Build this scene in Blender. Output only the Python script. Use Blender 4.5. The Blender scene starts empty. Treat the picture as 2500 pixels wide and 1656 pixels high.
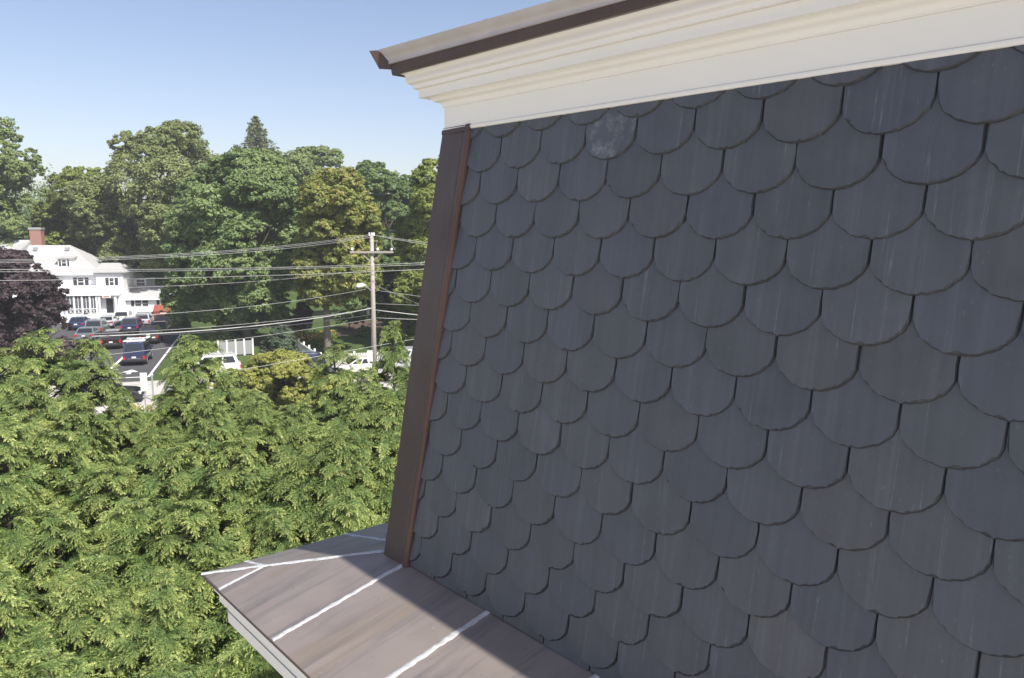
import bpy, bmesh, math, random
import numpy as np
from mathutils import Vector, Matrix
R = math.radians
random.seed(7); RNG = np.random.default_rng(11)
S = bpy.context.scene
COL = S.collection

# ------------------------------------------------------------ camera, sky, sun, exposure
EYE = 11.0                                     # camera height above the street
F, PITCH, PSI, LEAN = 1900.0, R(7.6556), R(40.4126), R(5.9117)
cd = bpy.data.cameras.new('camera'); cam = bpy.data.objects.new('camera', cd); COL.objects.link(cam)
cd.sensor_width = 36; cd.lens = F / 2500 * 36; cd.clip_start = 0.05; cd.clip_end = 3000
cam.location = (0, 0, EYE); cam.rotation_euler = (R(90) - PITCH, 0, 0)
S.camera = cam
SUN = Vector((0.591, -0.596, 1.0)).normalized()
w = bpy.data.worlds.new('World'); S.world = w; w.use_nodes = True
nt = w.node_tree; bg = nt.nodes['Background']
sky = nt.nodes.new('ShaderNodeTexSky'); sky.sky_type = 'NISHITA'; sky.sun_disc = False
sky.sun_elevation = math.asin(SUN.z); sky.sun_rotation = math.atan2(SUN.x, SUN.y)
sky.altitude = 50; sky.air_density = 1.0; sky.dust_density = 1.3; sky.ozone_density = 3.0
wbm = nt.nodes.new('ShaderNodeMix'); wbm.data_type = 'RGBA'; wbm.blend_type = 'MULTIPLY'; wbm.inputs[0].default_value = 1; wbm.inputs[7].default_value = (1.17, .985, .93, 1)
nt.links.new(sky.outputs[0], wbm.inputs[6]); nt.links.new(wbm.outputs[2], bg.inputs[0]); bg.inputs[1].default_value = 0.118
sd = bpy.data.lights.new('sun', 'SUN'); sun = bpy.data.objects.new('sun', sd); COL.objects.link(sun)
sd.energy = 5.0; sd.angle = R(0.55); sd.color = (1.0, 0.955, 0.88)
sun.rotation_euler = SUN.to_track_quat('Z', 'Y').to_euler()
S.view_settings.view_transform = 'Standard'; S.view_settings.look = 'None'
S.view_settings.exposure = 0.58; S.view_settings.gamma = 1
S.cycles.max_bounces = 6; S.cycles.diffuse_bounces = 3; S.cycles.glossy_bounces = 2
S.cycles.transmission_bounces = 3; S.cycles.sample_clamp_indirect = 6

# ------------------------------------------------------------ helpers
K = 2500 / 2367.0                              # notes were taken on a 2367 px wide view of the photograph
cp, sp = math.cos(PITCH), math.sin(PITCH)
def ray(x, y):
    a, b = (x * K - 1250) / F, (y * K - 828) / F
    return Vector((a, cp - b * sp, -sp - b * cp))
def ground(x, y, z=0.0):
    r = ray(x, y); t = (z - EYE) / r.z
    return Vector((r.x * t, r.y * t, z))
def at(x, y, d):
    r = ray(x, y); t = d / r.y
    return Vector((r.x * t, d, EYE + r.z * t))
def mpp(d): return d * K / F                   # metres per pixel of that view at distance d

def link(o, parent=None):
    COL.objects.link(o)
    if parent is not None: o.parent = parent
    return o
def tag(o, label=None, cat=None, group=None, kind=None):
    if label: o['label'] = label
    if cat: o['category'] = cat
    if group: o['group'] = group
    if kind: o['kind'] = kind
    return o
def empty(name, loc=(0, 0, 0), rz=0.0, **kw):
    o = bpy.data.objects.new(name, None); o.location = loc; o.rotation_euler = (0, 0, rz)
    o.empty_display_size = 0.2; link(o); return tag(o, **kw)
def mesh(name, verts, faces, mat, parent=None, smooth=False):
    me = bpy.data.meshes.new(name); me.from_pydata([tuple(v) for v in verts], [], faces); me.update()
    if smooth: me.polygons.foreach_set('use_smooth', [True] * len(me.polygons))
    if mat: me.materials.append(mat)
    return link(bpy.data.objects.new(name, me), parent)
def fast_mesh(name, V, Q, mat, tint=None):
    """V (n,3), Q (m,k) arrays -> mesh data; tint: one float per face"""
    me = bpy.data.meshes.new(name); k = Q.shape[1]
    me.vertices.add(len(V)); me.vertices.foreach_set('co', np.ascontiguousarray(V, np.float32).ravel())
    me.loops.add(Q.size); me.loops.foreach_set('vertex_index', np.ascontiguousarray(Q, np.int32).ravel())
    me.polygons.add(len(Q)); me.polygons.foreach_set('loop_start', np.arange(0, Q.size, k, dtype=np.int32))
    me.update(calc_edges=True)
    if tint is not None:
        a = me.attributes.new('tint', 'FLOAT', 'FACE'); a.data.foreach_set('value', np.ascontiguousarray(tint, np.float32))
    me.materials.append(mat); return me
class MB:
    """collects shapes for ONE mesh object"""
    def __init__(s): s.v = []; s.f = []
    def box(s, x0, x1, y0, y1, z0, z1):
        n = len(s.v)
        s.v += [(x0,y0,z0),(x1,y0,z0),(x1,y1,z0),(x0,y1,z0),(x0,y0,z1),(x1,y0,z1),(x1,y1,z1),(x0,y1,z1)]
        s.f += [tuple(n+i for i in q) for q in ((0,3,2,1),(4,5,6,7),(0,1,5,4),(1,2,6,5),(2,3,7,6),(3,0,4,7))]; return s
    def hexa(s, p):
        n = len(s.v); s.v += [tuple(q) for q in p]
        s.f += [tuple(n+i for i in q) for q in ((0,3,2,1),(4,5,6,7),(0,1,5,4),(1,2,6,5),(2,3,7,6),(3,0,4,7))]; return s
    def poly(s, pts):
        n = len(s.v); s.v += [tuple(p) for p in pts]; s.f.append(tuple(range(n, n+len(pts)))); return s
    def tube(s, pts, rad, k=8, caps=True):
        pts = [Vector(p) for p in pts]; rs = rad if isinstance(rad, (list, tuple)) else [rad]*len(pts); n = len(s.v)
        up = Vector((0.13, 0.21, 0.97))
        for i, p in enumerate(pts):
            t = (pts[min(i+1, len(pts)-1)] - pts[max(i-1, 0)]).normalized()
            a = t.cross(up)
            if a.length < 0.05: a = t.cross(Vector((1, 0, 0)))
            a.normalize(); b = t.cross(a)
            for j in range(k):
                th = 2*math.pi*j/k; s.v.append(tuple(p + (a*math.cos(th) + b*math.sin(th))*rs[i]))
        for i in range(len(pts)-1):
            for j in range(k):
                s.f.append((n+i*k+j, n+i*k+(j+1)%k, n+(i+1)*k+(j+1)%k, n+(i+1)*k+j))
        if caps: s.f.append(tuple(n+j for j in range(k))[::-1]); s.f.append(tuple(n+(len(pts)-1)*k+j for j in range(k)))
        return s
    def build(s, name, mat, parent=None, smooth=False, bevel=0.0):
        o = mesh(name, s.v, s.f, mat, parent, smooth)
        if bevel:
            m = o.modifiers.new('bevel', 'BEVEL'); m.width = bevel; m.segments = 1; m.limit_method = 'ANGLE'
        return o
def copy_tree(o, parent=None):
    c = o.copy(); COL.objects.link(c); c.parent = parent
    for ch in list(o.children): copy_tree(ch, c)
    return c

# ------------------------------------------------------------ materials
class N:
    def __init__(s, name):
        s.m = bpy.data.materials.new(name); s.m.use_nodes = True; s.t = s.m.node_tree
        s.p = s.t.nodes['Principled BSDF']; s.out = s.t.nodes['Material Output']
    def n(s, typ, **kw):
        o = s.t.nodes.new('ShaderNode' + typ)
        for k, v in kw.items(): setattr(o, k, v)
        return o
    def l(s, a, b): s.t.links.new(a, b)
    def coord(s, scale=(1, 1, 1), kind='Object', rot=(0, 0, 0)):
        c = s.n('TexCoord'); m = s.n('Mapping'); m.inputs['Scale'].default_value = scale; m.inputs['Rotation'].default_value = rot
        s.l(c.outputs[kind], m.inputs['Vector']); return m.outputs[0]
    def noise(s, vec, scale=1.0, detail=4, rough=0.55, w=None, dist=0.0):
        o = s.n('TexNoise'); o.inputs['Scale'].default_value = scale; o.inputs['Detail'].default_value = detail
        o.inputs['Roughness'].default_value = rough; o.inputs['Distortion'].default_value = dist
        if w is not None: o.noise_dimensions = '4D'; s.l(w, o.inputs['W'])
        s.l(vec, o.inputs['Vector']); return o.outputs['Fac']
    def ramp(s, fac, stops):
        o = s.n('ValToRGB'); e = o.color_ramp.elements
        while len(e) < len(stops): e.new(0.5)
        for i, (p, c) in enumerate(stops):
            e[i].position = p; e[i].color = (*c, 1) if isinstance(c, tuple) else (c, c, c, 1)
        s.l(fac, o.inputs[0]); return o.outputs[0]
    def mix(s, a, b, fac, mode='MIX'):
        o = s.n('Mix', data_type='RGBA', blend_type=mode)
        for sock, v in ((o.inputs[0], fac), (o.inputs[6], a), (o.inputs[7], b)):
            if isinstance(v, (int, float)): sock.default_value = v
            elif isinstance(v, tuple): sock.default_value = (*v, 1)
            else: s.l(v, sock)
        return o.outputs[2]
    def math(s, op, a, b):
        o = s.n('Math', operation=op)
        for i, v in enumerate((a, b)):
            if isinstance(v, (int, float)): o.inputs[i].default_value = v
            else: s.l(v, o.inputs[i])
        return o.outputs[0]
    def bump(s, h, strength, dist=0.01):
        b = s.n('Bump'); b.inputs['Strength'].default_value = strength; b.inputs['Distance'].default_value = dist
        s.l(h, b.inputs['Height']); s.l(b.outputs[0], s.p.inputs['Normal'])
    def done(s, color, rough=0.6, spec=0.4, metal=0.0):
        if isinstance(color, tuple): s.p.inputs['Base Color'].default_value = (*color, 1)
        else: s.l(color, s.p.inputs['Base Color'])
        if isinstance(rough, (int, float)): s.p.inputs['Roughness'].default_value = rough
        else: s.l(rough, s.p.inputs['Roughness'])
        s.p.inputs['Specular IOR Level'].default_value = spec; s.p.inputs['Metallic'].default_value = metal
        return s.m
def plain(name, c, rough=0.6, var=0.12, scale=3.0, spec=0.4, metal=0.0, bump=0.0):
    n = N(name); v = n.coord(); f = n.noise(v, scale, 5)
    col = n.mix(tuple(x*(1-var) for x in c), tuple(min(1, x*(1+var)) for x in c), f)
    if bump: n.bump(n.noise(v, scale*6, 4), bump, 0.01)
    return n.done(col, rough, spec, metal)
def leaf_mat(name, stops, trans=0.3, rough=0.55, spec=0.25):
    n = N(name); a = n.n('Attribute', attribute_name='tint'); col = n.ramp(a.outputs['Fac'], stops)
    n.done(col, rough, spec)
    tr = n.n('BsdfTranslucent'); hs = n.n('HueSaturation'); hs.inputs['Value'].default_value = 1.3; hs.inputs['Saturation'].default_value = 1.1
    n.l(col, hs.inputs['Color']); n.l(hs.outputs[0], tr.inputs[0])
    mx = n.n('MixShader'); mx.inputs[0].default_value = trans
    n.l(n.p.outputs[0], mx.inputs[1]); n.l(tr.outputs[0], mx.inputs[2]); n.l(mx.outputs[0], n.out.inputs[0])
    return n.m

def slate_material(name, scuffed=False, edge=1.0):
    n = N(name); oi = n.n('ObjectInfo'); rnd = oi.outputs['Random']
    tc = n.n('TexCoord'); off = n.n('VectorMath', operation='MULTIPLY_ADD'); cmb = n.n('CombineXYZ')
    for i, k in enumerate((7.3, 3.1, 11.7)): n.l(n.math('MULTIPLY', rnd, k), cmb.inputs[i])
    off.inputs[1].default_value = (1, 1, 1); n.l(tc.outputs['Object'], off.inputs[0]); n.l(cmb.outputs[0], off.inputs[2])
    def co(sc, rot=(0, 0, 0)):
        m = n.n('Mapping'); m.inputs['Scale'].default_value = sc; m.inputs['Rotation'].default_value = rot; n.l(off.outputs[0], m.inputs[0]); return m.outputs[0]
    base = n.ramp(rnd, [(0.0, (.084, .091, .108)), (0.18, (.094, .099, .114)), (0.36, (.081, .087, .103)), (0.52, (.100, .103, .113)),
                        (0.68, (.088, .095, .105)), (0.82, (.095, .095, .104)), (0.93, (.086, .092, .101)), (1.0, (.106, .108, .116))])
    streak = n.noise(co((40, 20, 1.6)), 1.0, 3, 0.6)
    cloud = n.noise(co((8, 8, 8)), 1.0, 4, 0.62)
    band = n.noise(co((12, 5, 0.5)), 1.0, 1, 0.5)
    c = n.mix(base, n.ramp(streak, [(0.3, .93), (0.5, 1.0), (0.72, 1.09)]), 1.0, 'MULTIPLY')
    c = n.mix(c, n.ramp(cloud, [(0.25, .88), (0.75, 1.13)]), 1.0, 'MULTIPLY')
    c = n.mix(c, n.ramp(band, [(0.35, .95), (0.60, 1.0), (0.64, 1.14), (0.68, 1.0)]), 1.0, 'MULTIPLY')
    scr = n.noise(co((95, 30, 34)), 1.0, 2, 0.7)
    c = n.mix(c, (.24, .245, .255), n.ramp(scr, [(0.66, 0.0), (0.78, 0.36)]))
    lin = n.noise(co((55, 5, 1.1)), 1.0, 0, 0.5)
    c = n.mix(c, (.26, .265, .275), n.math('MULTIPLY', n.ramp(lin, [(0.745, 0.0), (0.765, 0.42), (0.785, 0.0)]), n.ramp(scr, [(0.35, 0.2), (0.6, 1.0)])))
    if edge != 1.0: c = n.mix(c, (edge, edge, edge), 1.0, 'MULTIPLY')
    if scuffed:
        a = n.noise(co((13, 13, 13)), 1.0, 8, 0.8); b = n.noise(co((30, 10, 90), (0, 0.6, 0)), 1.0, 5, 0.7)
        f = n.math('MULTIPLY', n.ramp(a, [(0.48, 0.0), (0.66, 0.7)]), n.ramp(b, [(0.28, 0.25), (0.62, 1.0)]))
        c = n.mix(c, (.34, .35, .37), f)
    n.bump(n.math('ADD', n.math('MULTIPLY', streak, .5), n.math('MULTIPLY', scr, 0.5)), 0.30, 0.003)
    return n.done(c, n.ramp(cloud, [(0.3, .44), (0.7, .60)]), 0.5)
def copper_material(name, streaks=True, base=(.275, .235, .212), dark=(.175, .148, .138)):
    n = N(name); v = n.coord()
    c = n.mix(dark, base, n.ramp(n.noise(v, 1.7, 6, 0.6), [(0.28, 0.25), (0.6, 1.0)]))
    if streaks:
        oi = n.n('ObjectInfo'); w4 = n.math('MULTIPLY', oi.outputs['Random'], 31.0)
        s1 = n.noise(n.coord((9, .9, .9)), 1.0, 5, 0.6, w4, 0.4)
        c = n.mix(c, (.115, .112, .115), n.ramp(s1, [(0.50, 0.0), (0.64, 0.62), (0.70, 0.15), (0.78, 0.55)]))
        s2 = n.noise(n.coord((4.2, .5, .5)), 1.0, 3, 0.5, w4, 0.3)
        c = n.mix(c, (.20, .150, .090), n.ramp(s2, [(0.58, 0.0), (0.66, 0.38), (0.71, 0.0)]))
        sp_ = n.noise(v, 26, 3, 0.6); c = n.mix(c, (.07, .06, .06), n.ramp(sp_, [(0.70, 0.0), (0.76, 0.6)]))
        wsp = n.noise(v, 34, 2, 0.5); c = n.mix(c, (.55, .56, .55), n.ramp(wsp, [(0.775, 0.0), (0.80, 0.85)]))
    else:
        s1 = n.noise(n.coord((40, 40, 1.0)), 1.0, 5, 0.65)
        c = n.mix(c, tuple(x*.7 for x in dark), n.ramp(s1, [(0.45, 0.0), (0.8, 0.4)]))
    n.bump(n.math('ADD', n.noise(v, 3.0, 3), n.math('MULTIPLY', n.noise(v, 45, 4), 0.12)), 0.12, 0.03)
    return n.done(c, n.ramp(n.noise(v, 4, 4), [(0.3, .36), (0.7, .55)]), 0.5, 0.25)

M = {}
M['slate'] = slate_material('slate'); M['slate_edge_shade'] = slate_material('dressed slate edge with painted shade', False, .50); M['slate_scuffed'] = slate_material('scuffed slate', True)  # rim material is darkened to put shade into the slate edges
M['copper'] = copper_material('weathered copper pan')
M['copper_brown'] = copper_material('brown copper', False, (.104, .074, .070), (.066, .050, .050))
M['copper_hem'] = copper_material('bright copper hem', False, (.125, .074, .060), (.07, .043, .037))
M['copper_gutter'] = plain('greying copper', (.49, .45, .435), .5, .20, 5, .5, .05)
M['copper_dark'] = copper_material('dark copper', False, (.100, .062, .054), (.06, .038, .034))
M['cream'] = plain('cream trim paint', (.86, .825, .765), .45, .03, 2.0, bump=.02)
M['caulk'] = plain('dark joint', (.10, .10, .10), .8)
def solder():
    n = N('solder'); v = n.coord()
    c = n.ramp(n.noise(v, 30, 6, 0.65), [(0.25, (.30, .31, .32)), (0.5, (.50, .51, .51)), (0.75, (.66, .66, .65))])
    c = n.mix(c, (.30, .20, .12), n.ramp(n.noise(v, 9, 4), [(0.66, 0.0), (0.74, 0.55)]))
    n.bump(n.noise(v, 60, 5, 0.7), 0.6, 0.006); return n.done(c, .5, .5, .15)
M['solder'] = solder()
M['wall_grey'] = plain('lower wall', (.45, .44, .41), .8)
M['roof_cap'] = plain('roof membrane', (.12, .12, .12), .9)
M['bark'] = plain('bark', (.085, .068, .054), .9, .35, 6, bump=.4)
M['bark_grey'] = plain('grey bark', (.17, .15, .13), .9, .3, 5, bump=.4)
M['white'] = plain('white house paint', (.80, .80, .80), .55, .03, 4)
M['white_trim'] = plain('white trim', (.82, .82, .81), .5, .02)
M['roof_shingle'] = plain('pale grey shingles', (.40, .40, .40), .9, .10, 9)
M['shutter'] = plain('dark shutters', (.035, .035, .045), .5)
M['glass_dark'] = plain('window glass', (.035, .04, .05), .06, .3, 1.0, .8)
M['screen_grey'] = plain('porch glazing', (.11, .115, .13), .12, .2, .7, .7)
M['door_dark'] = plain('dark door', (.02, .022, .026), .4)
M['sign_red'] = plain('sign lettering board', (.36, .16, .09), .5, .6, 14)
M['metal_grey'] = plain('galvanised metal', (.42, .43, .44), .45, .1, 5, .5, .4)
M['chrome'] = plain('bright trim', (.62, .63, .64), .25, .05, 3, .5, .8)
M['tyre'] = plain('tyre rubber', (.022, .022, .023), .85)
M['car_glass'] = plain('car glass', (.018, .021, .026), .05, .2, 1, .7)
M['plastic_black'] = plain('black plastic', (.025, .025, .027), .55)
M['lamp_red'] = plain('tail lamp', (.45, .02, .02), .25)
M['lamp_clear'] = plain('head lamp', (.75, .76, .78), .12)
M['plate'] = plain('licence plate', (.72, .73, .70), .5)
M['pole_wood'] = plain('weathered pole', (.36, .32, .29), .9, .3, 4, bump=.3)
M['wire'] = plain('pale cable', (.46, .46, .45), .55, .1, 1, .4, .2)
M['wire_dark'] = plain('black cable', (.07, .07, .075), .6)
M['ceramic'] = plain('insulator', (.80, .80, .80), .3)
M['road'] = plain('pale concrete road', (.46, .44, .41), .9, .10, .6, .2)
M['bounce_forecourt'] = plain('pale concrete forecourt', (.54, .51, .47), .9, .12, .5, .2)
M['asphalt'] = plain('asphalt', (.072, .072, .077), .92, .28, .5, .25)
M['paint'] = plain('road paint', (.80, .79, .75), .8, .08, 4)
M['kerb'] = plain('kerb stone', (.52, .51, .48), .85, .12, 2)
M['mulch'] = plain('mulch', (.085, .055, .038), .95, .35, 5)
M['fence_white'] = plain('white fence', (.78, .77, .72), .6, .05)
M['fence_shade_grey'] = plain('white vinyl fence with painted shade', (.28, .285, .285), .6, .05)  # white panels greyed, tree shade put into their colour
M['container_red'] = plain('faded red paint', (.30, .085, .055), .6, .25, 3)
def brickm():
    n = N('chimney brick'); b = n.n('TexBrick'); b.inputs['Color1'].default_value = (.25, .115, .09, 1); b.inputs['Color2'].default_value = (.32, .155, .125, 1)
    b.inputs['Mortar'].default_value = (.42, .36, .32, 1); b.inputs['Scale'].default_value = 4.0; b.inputs['Mortar Size'].default_value = .015
    n.l(n.coord(rot=(R(90), 0, 0)), b.inputs['Vector']); return n.done(b.outputs[0], .9)
M['brick'] = brickm()
def groundm():
    n = N('grass ground'); v = n.coord()
    c = n.ramp(n.noise(v, .35, 8, .65), [(0.25, (.040, .062, .018)), (0.5, (.062, .098, .026)), (0.75, (.105, .14, .042))])
    n.bump(n.noise(v, 12, 4), .5, .05); return n.done(c, .95, .15)
M['grass'] = groundm()
CARP = {}
def paint(c):
    if c not in CARP:
        n = N('car paint'); v = n.coord(); f = n.noise(v, 2.5, 3)
        m = n.done(n.mix(tuple(x*.93 for x in c), c, f), .28, .5)
        n.p.inputs['Coat Weight'].default_value = .6; n.p.inputs['Coat Roughness'].default_value = .06; CARP[c] = m
    return CARP[c]

# ------------------------------------------------------------ ground, road, parking lot
def sheet(name, pts, mat, z, kind='structure'):
    o = mesh(name, [(p[0], p[1], z) for p in pts], [tuple(range(len(pts)))], mat)
    if kind: o['kind'] = kind
    return o
g = bpy.data.meshes.new('ground')
gx = np.concatenate([np.linspace(-1200, -120, 10), np.linspace(-100, 100, 41), np.linspace(120, 1200, 10)])
gy = np.concatenate([np.linspace(-300, -20, 6), np.linspace(0, 160, 33), np.linspace(180, 1800, 12)])
GX, GY = np.meshgrid(gx, gy)
def hill(x, y): return 7.0*np.clip((np.hypot(x*0.6+10, y)-112)/60, 0, 1)**1.5
GZ = hill(GX, GY)
V = np.stack([GX.ravel(), GY.ravel(), GZ.ravel()], 1); nx = len(gx)
Q = np.array([[j*nx+i, j*nx+i+1, (j+1)*nx+i+1, (j+1)*nx+i] for j in range(len(gy)-1) for i in range(nx-1)])
me = fast_mesh('ground', V, Q, M['grass']); tag(link(bpy.data.objects.new('ground', me)), kind='structure')

far_edge = [(-260, 902), (215, 887), (345, 881), (560, 868), (760, 856), (1000, 842), (1400, 822)]
near_edge = [(-260, 962), (215, 948), (345, 942), (640, 928), (870, 912), (1050, 900), (1400, 880)]
fe = [ground(*p) for p in far_edge]; ne = [ground(*p) for p in near_edge]
mesh('road', [(p.x, p.y, .006) for p in fe] + [(p.x, p.y, .006) for p in ne],
     [(i, i+7, i+8, i+1) for i in range(6)], M['road'])['kind'] = 'structure'
def strip(name, line, off0, off1, z0, z1, mat, seg=None):
    m = MB()
    for i in range(len(line)-1):
        a, b = line[i], line[i+1]; t = (b-a).normalized(); nrm = Vector((t.y, -t.x, 0))
        p = [a+nrm*off0, b+nrm*off0, b+nrm*off1, a+nrm*off1]
        m.hexa([(q.x, q.y, z0) for q in p][::-1] + [(q.x, q.y, z1) for q in p][::-1])
    o = m.build(name, mat); o['kind'] = 'structure'; return o
strip('kerb', ne, .02, .2, 0, .13, M['kerb'])
strip('pavement', ne, .21, 1.5, -.05, .10, M['road'])
strip('kerb', fe[3:], -.2, -.02, 0, .13, M['kerb'])
# lot frame: origin at the front right corner, a along the front line, b away from the street
LA = R(18); la = Vector((math.cos(LA), math.sin(LA), 0)); lb = Vector((-math.sin(LA), math.cos(LA), 0))
L0 = ground(345, 869)
def lot(a, b, z=0): return L0 + la*a + lb*b + Vector((0, 0, z))
sheet('parking_lot', [lot(-30, -2.2), lot(.15, -2.2), lot(.3, 0), lot(.3, 44), lot(-30, 44)], M['asphalt'], .010)
def lotq(name, a0, a1, b0, b1, lean=0):
    sheet(name, [lot(a0, b0), lot(a1, b0), lot(a1+lean, b1), lot(a0+lean, b1)], M['paint'], .014)
lotq('lane_line', -.08, .10, -.3, 30); lotq('lane_line', -3.55, -3.33, -.25, 12); lotq('lane_line', -7.2, -6.98, -.25, 10)
lotq('stop_line', -14, .1, -.55, -.30)
for a in (-1.7, -5.3):
    sheet('lane_arrow', [lot(a-.16, 1.3), lot(a+.16, 1.3), lot(a+.16, 2.2), lot(a+.62, 2.2), lot(a, 3.4), lot(a-.62, 2.2), lot(a-.16, 2.2)], M['paint'], .014)
sheet('bounce_forecourt', [(-60, -60), (70, -60), (70, 7.0), (-60, 7.0)], M['bounce_forecourt'], .006)  # mostly unseen paving, added pale and wide to bounce light onto the cornice
sheet('mulch_bed', [ground(780, 778), ground(830, 772), ground(960, 752), ground(960, 740), ground(840, 742), ground(775, 757)], M['mulch'], .012)

# ------------------------------------------------------------ the slate-hung building
OX, OY, ZO = -0.0257, 3.8208, EYE + 0.4558
bld = empty('slate_building', (OX, OY, 0), PSI - R(90),
            label='building with dark fish-scale slate wall, cream cornice and copper eave', cat='building')
tL, sL, cL = math.tan(LEAN), math.sin(LEAN), math.cos(LEAN)
def B(u, n, z): return (u, -n, ZO + z)                   # along wall, outward, height -> building frame
def W(u, s, off=0.0): return B(u, s*sL + off*cL, -s*cL + off*sL)   # on the leaning wall: s metres down the slope
EXP, SW, TH = 0.16, 0.28, 0.0125
NB, ZB, CU, APS = 0.2324, -2.245, -0.763, math.tan(R(13))
NE = 1.031
def corner_u(s): return -0.455 - 0.122*s                 # hip corner runs outward as it goes down

# wall core (leaning on both sides), roof and the storeys below
zt, zb_ = .46, -2.40
core = MB()
def ring(z, inset=.012): 
    n = -z*tL - inset; u = corner_u(-z/cL) + .03
    return [B(u, n, z), B(7, n, z), B(7, -7, z), B(u, -7, z)]
core.hexa(ring(zb_) + ring(zt))
wall = core.build('mansard_wall', M['slate'], bld)
MB().hexa([B(-.62, .20, .40), B(7, .20, .40), B(7, -7, .40), B(-.62, -7, .40), B(-.60, .18, .45), B(7, .18, .45), B(6, -6, 1.2), B(.6, -6, 1.2)]).build('roof', M['roof_cap'], bld)
MB().box(-.80, 7, -.28, 7, 0, ZO-2.70).build('lower_wall', M['wall_grey'], bld)

# slates -------------------------------------------------
def slate_mesh(seed, clip=None):
    """x across, z up the slope with the tip at z=0, outward is -y; clip(x,z)->(x,z)"""
    r = random.Random(seed); hw = SW/2 - r.uniform(.0004, .0016); sag = EXP*r.uniform(.52, .57); top = EXP*2.3
    rad = (hw*hw + sag*sag)/(2*sag); a0 = math.asin(min(1, hw/rad)); out = []
    ns = 6
    for i in range(ns): out.append((-hw, top + (sag-top)*i/ns))
    na = 30
    for i in range(na+1):
        a = -a0 + 2*a0*i/na; xx = rad*math.sin(a); ze = sag*(1 - math.sqrt(max(0, 1-(xx/hw)**2))); out.append((xx, .55*(rad - rad*math.cos(a)) + .45*ze))
    for i in range(1, ns+1): out.append((hw, sag + (top-sag)*i/ns))
    m = len(out); cx, cz = 0, top*.5
    ph = [r.uniform(0, 6.28) for _ in range(6)]
    chips = [(r.uniform(ns, ns+na), r.uniform(.9, 2.2), r.uniform(.003, .013)) for _ in range(r.choice((0, 1, 1, 2)))]
    rings = [[], [], []]
    for i, (x, z) in enumerate(out):
        d = Vector((cx-x, 0, cz-z)); arc = ns <= i <= ns+na
        if arc:
            nx_, nz_ = -x/rad, (rad-z)/rad
        else: nx_, nz_ = (1 if x < 0 else -1), 0
        wob = .0008*math.sin(i*1.3+ph[0]) + .0006*math.sin(i*2.9+ph[1]) + r.uniform(-.0006, .0006)
        bev = (.0042 if arc else .0022) + .0016*math.sin(i*.9+ph[2]) + .0014*math.sin(i*2.1+ph[3]) + r.uniform(-.0013, .0013) + (.003 if x > 0 else 0)
        for (c, wdt, dep) in chips: bev += dep*max(0, 1-abs(i-c)/wdt)
        bev = max(.0012, bev)
        for k, (f, y) in enumerate(((0, 0.0), (r.uniform(.30, .55), -TH*r.uniform(.45, .75)), (1.0, -TH))):
            px, pz = x + nx_*(wob + bev*f), z + nz_*(wob + bev*f)
            rings[k].append((px, y, pz))
    v = rings[0] + rings[1] + rings[2]
    if clip: v = [(*clip(x, z)[:1], y, clip(x, z)[1]) for x, y, z in v]
    f = [tuple(range(2*m, 3*m))]
    for k in range(2):
        for i in range(m-1): f.append((k*m+i, k*m+i+1, (k+1)*m+i+1, (k+1)*m+i))
    f = [q[::-1] if len(q) > 4 else q for q in f]
    me = bpy.data.meshes.new('slate'); me.from_pydata(v, [], f); me.update()
    bm = bmesh.new(); bm.from_mesh(me); bmesh.ops.recalc_face_normals(bm, faces=bm.faces)
    big = max(bm.faces, key=lambda q: q.calc_area())
    if big.normal.y > 0: bmesh.ops.reverse_faces(bm, faces=bm.faces)
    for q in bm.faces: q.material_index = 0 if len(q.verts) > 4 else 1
    bm.to_mesh(me); bm.free(); me.materials.append(M['slate']); me.materials.append(M['slate_edge_shade']); return me
variants = [slate_mesh(100+i) for i in range(16)]
rs = random.Random(5); TILT = math.atan(TH/EXP)*.92
S_END = 2.262
for r in range(-2, 15):
    s_tip = (r+1)*EXP
    for k in range(-6, 21):
        if (k + r) % 2 == 0: continue                     # slate centres sit half a width off the joints
        u = k*SW/2
        if u + SW/2 < corner_u(s_tip) + .16 or u - SW/2 > 2.75: continue
        du, ds, dz, rot = rs.uniform(-.0016, .0016), rs.uniform(-.0035, .0035), rs.uniform(0, .0028), rs.uniform(-.006, .006)
        left = u - SW/2 < corner_u(s_tip - .2) + .05; low = s_tip + .004 > S_END
        if left or low:
            def clip(x, z, u=u, s_tip=s_tip):
                z = max(z, s_tip - S_END) if low else z
                x = max(x, corner_u(s_tip - z) + .05 - u) if left else x
                return x, z
            me = slate_mesh(500 + r*40 + k, clip)
        else: me = variants[rs.randrange(16)]
        o = bpy.data.objects.new('slate', me); link(o, wall)
        o.location = W(u+du, s_tip+ds, .026+dz); o.rotation_euler = (-(LEAN+TILT) + rs.uniform(-.006, .006), rot, 0)
        if r == 0 and k == 5:
            o.material_slots[0].link = 'OBJECT'; o.material_slots[0].material = M['slate_scuffed']
            o['label'] = 'slate with pale chalky scuff marks'
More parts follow.
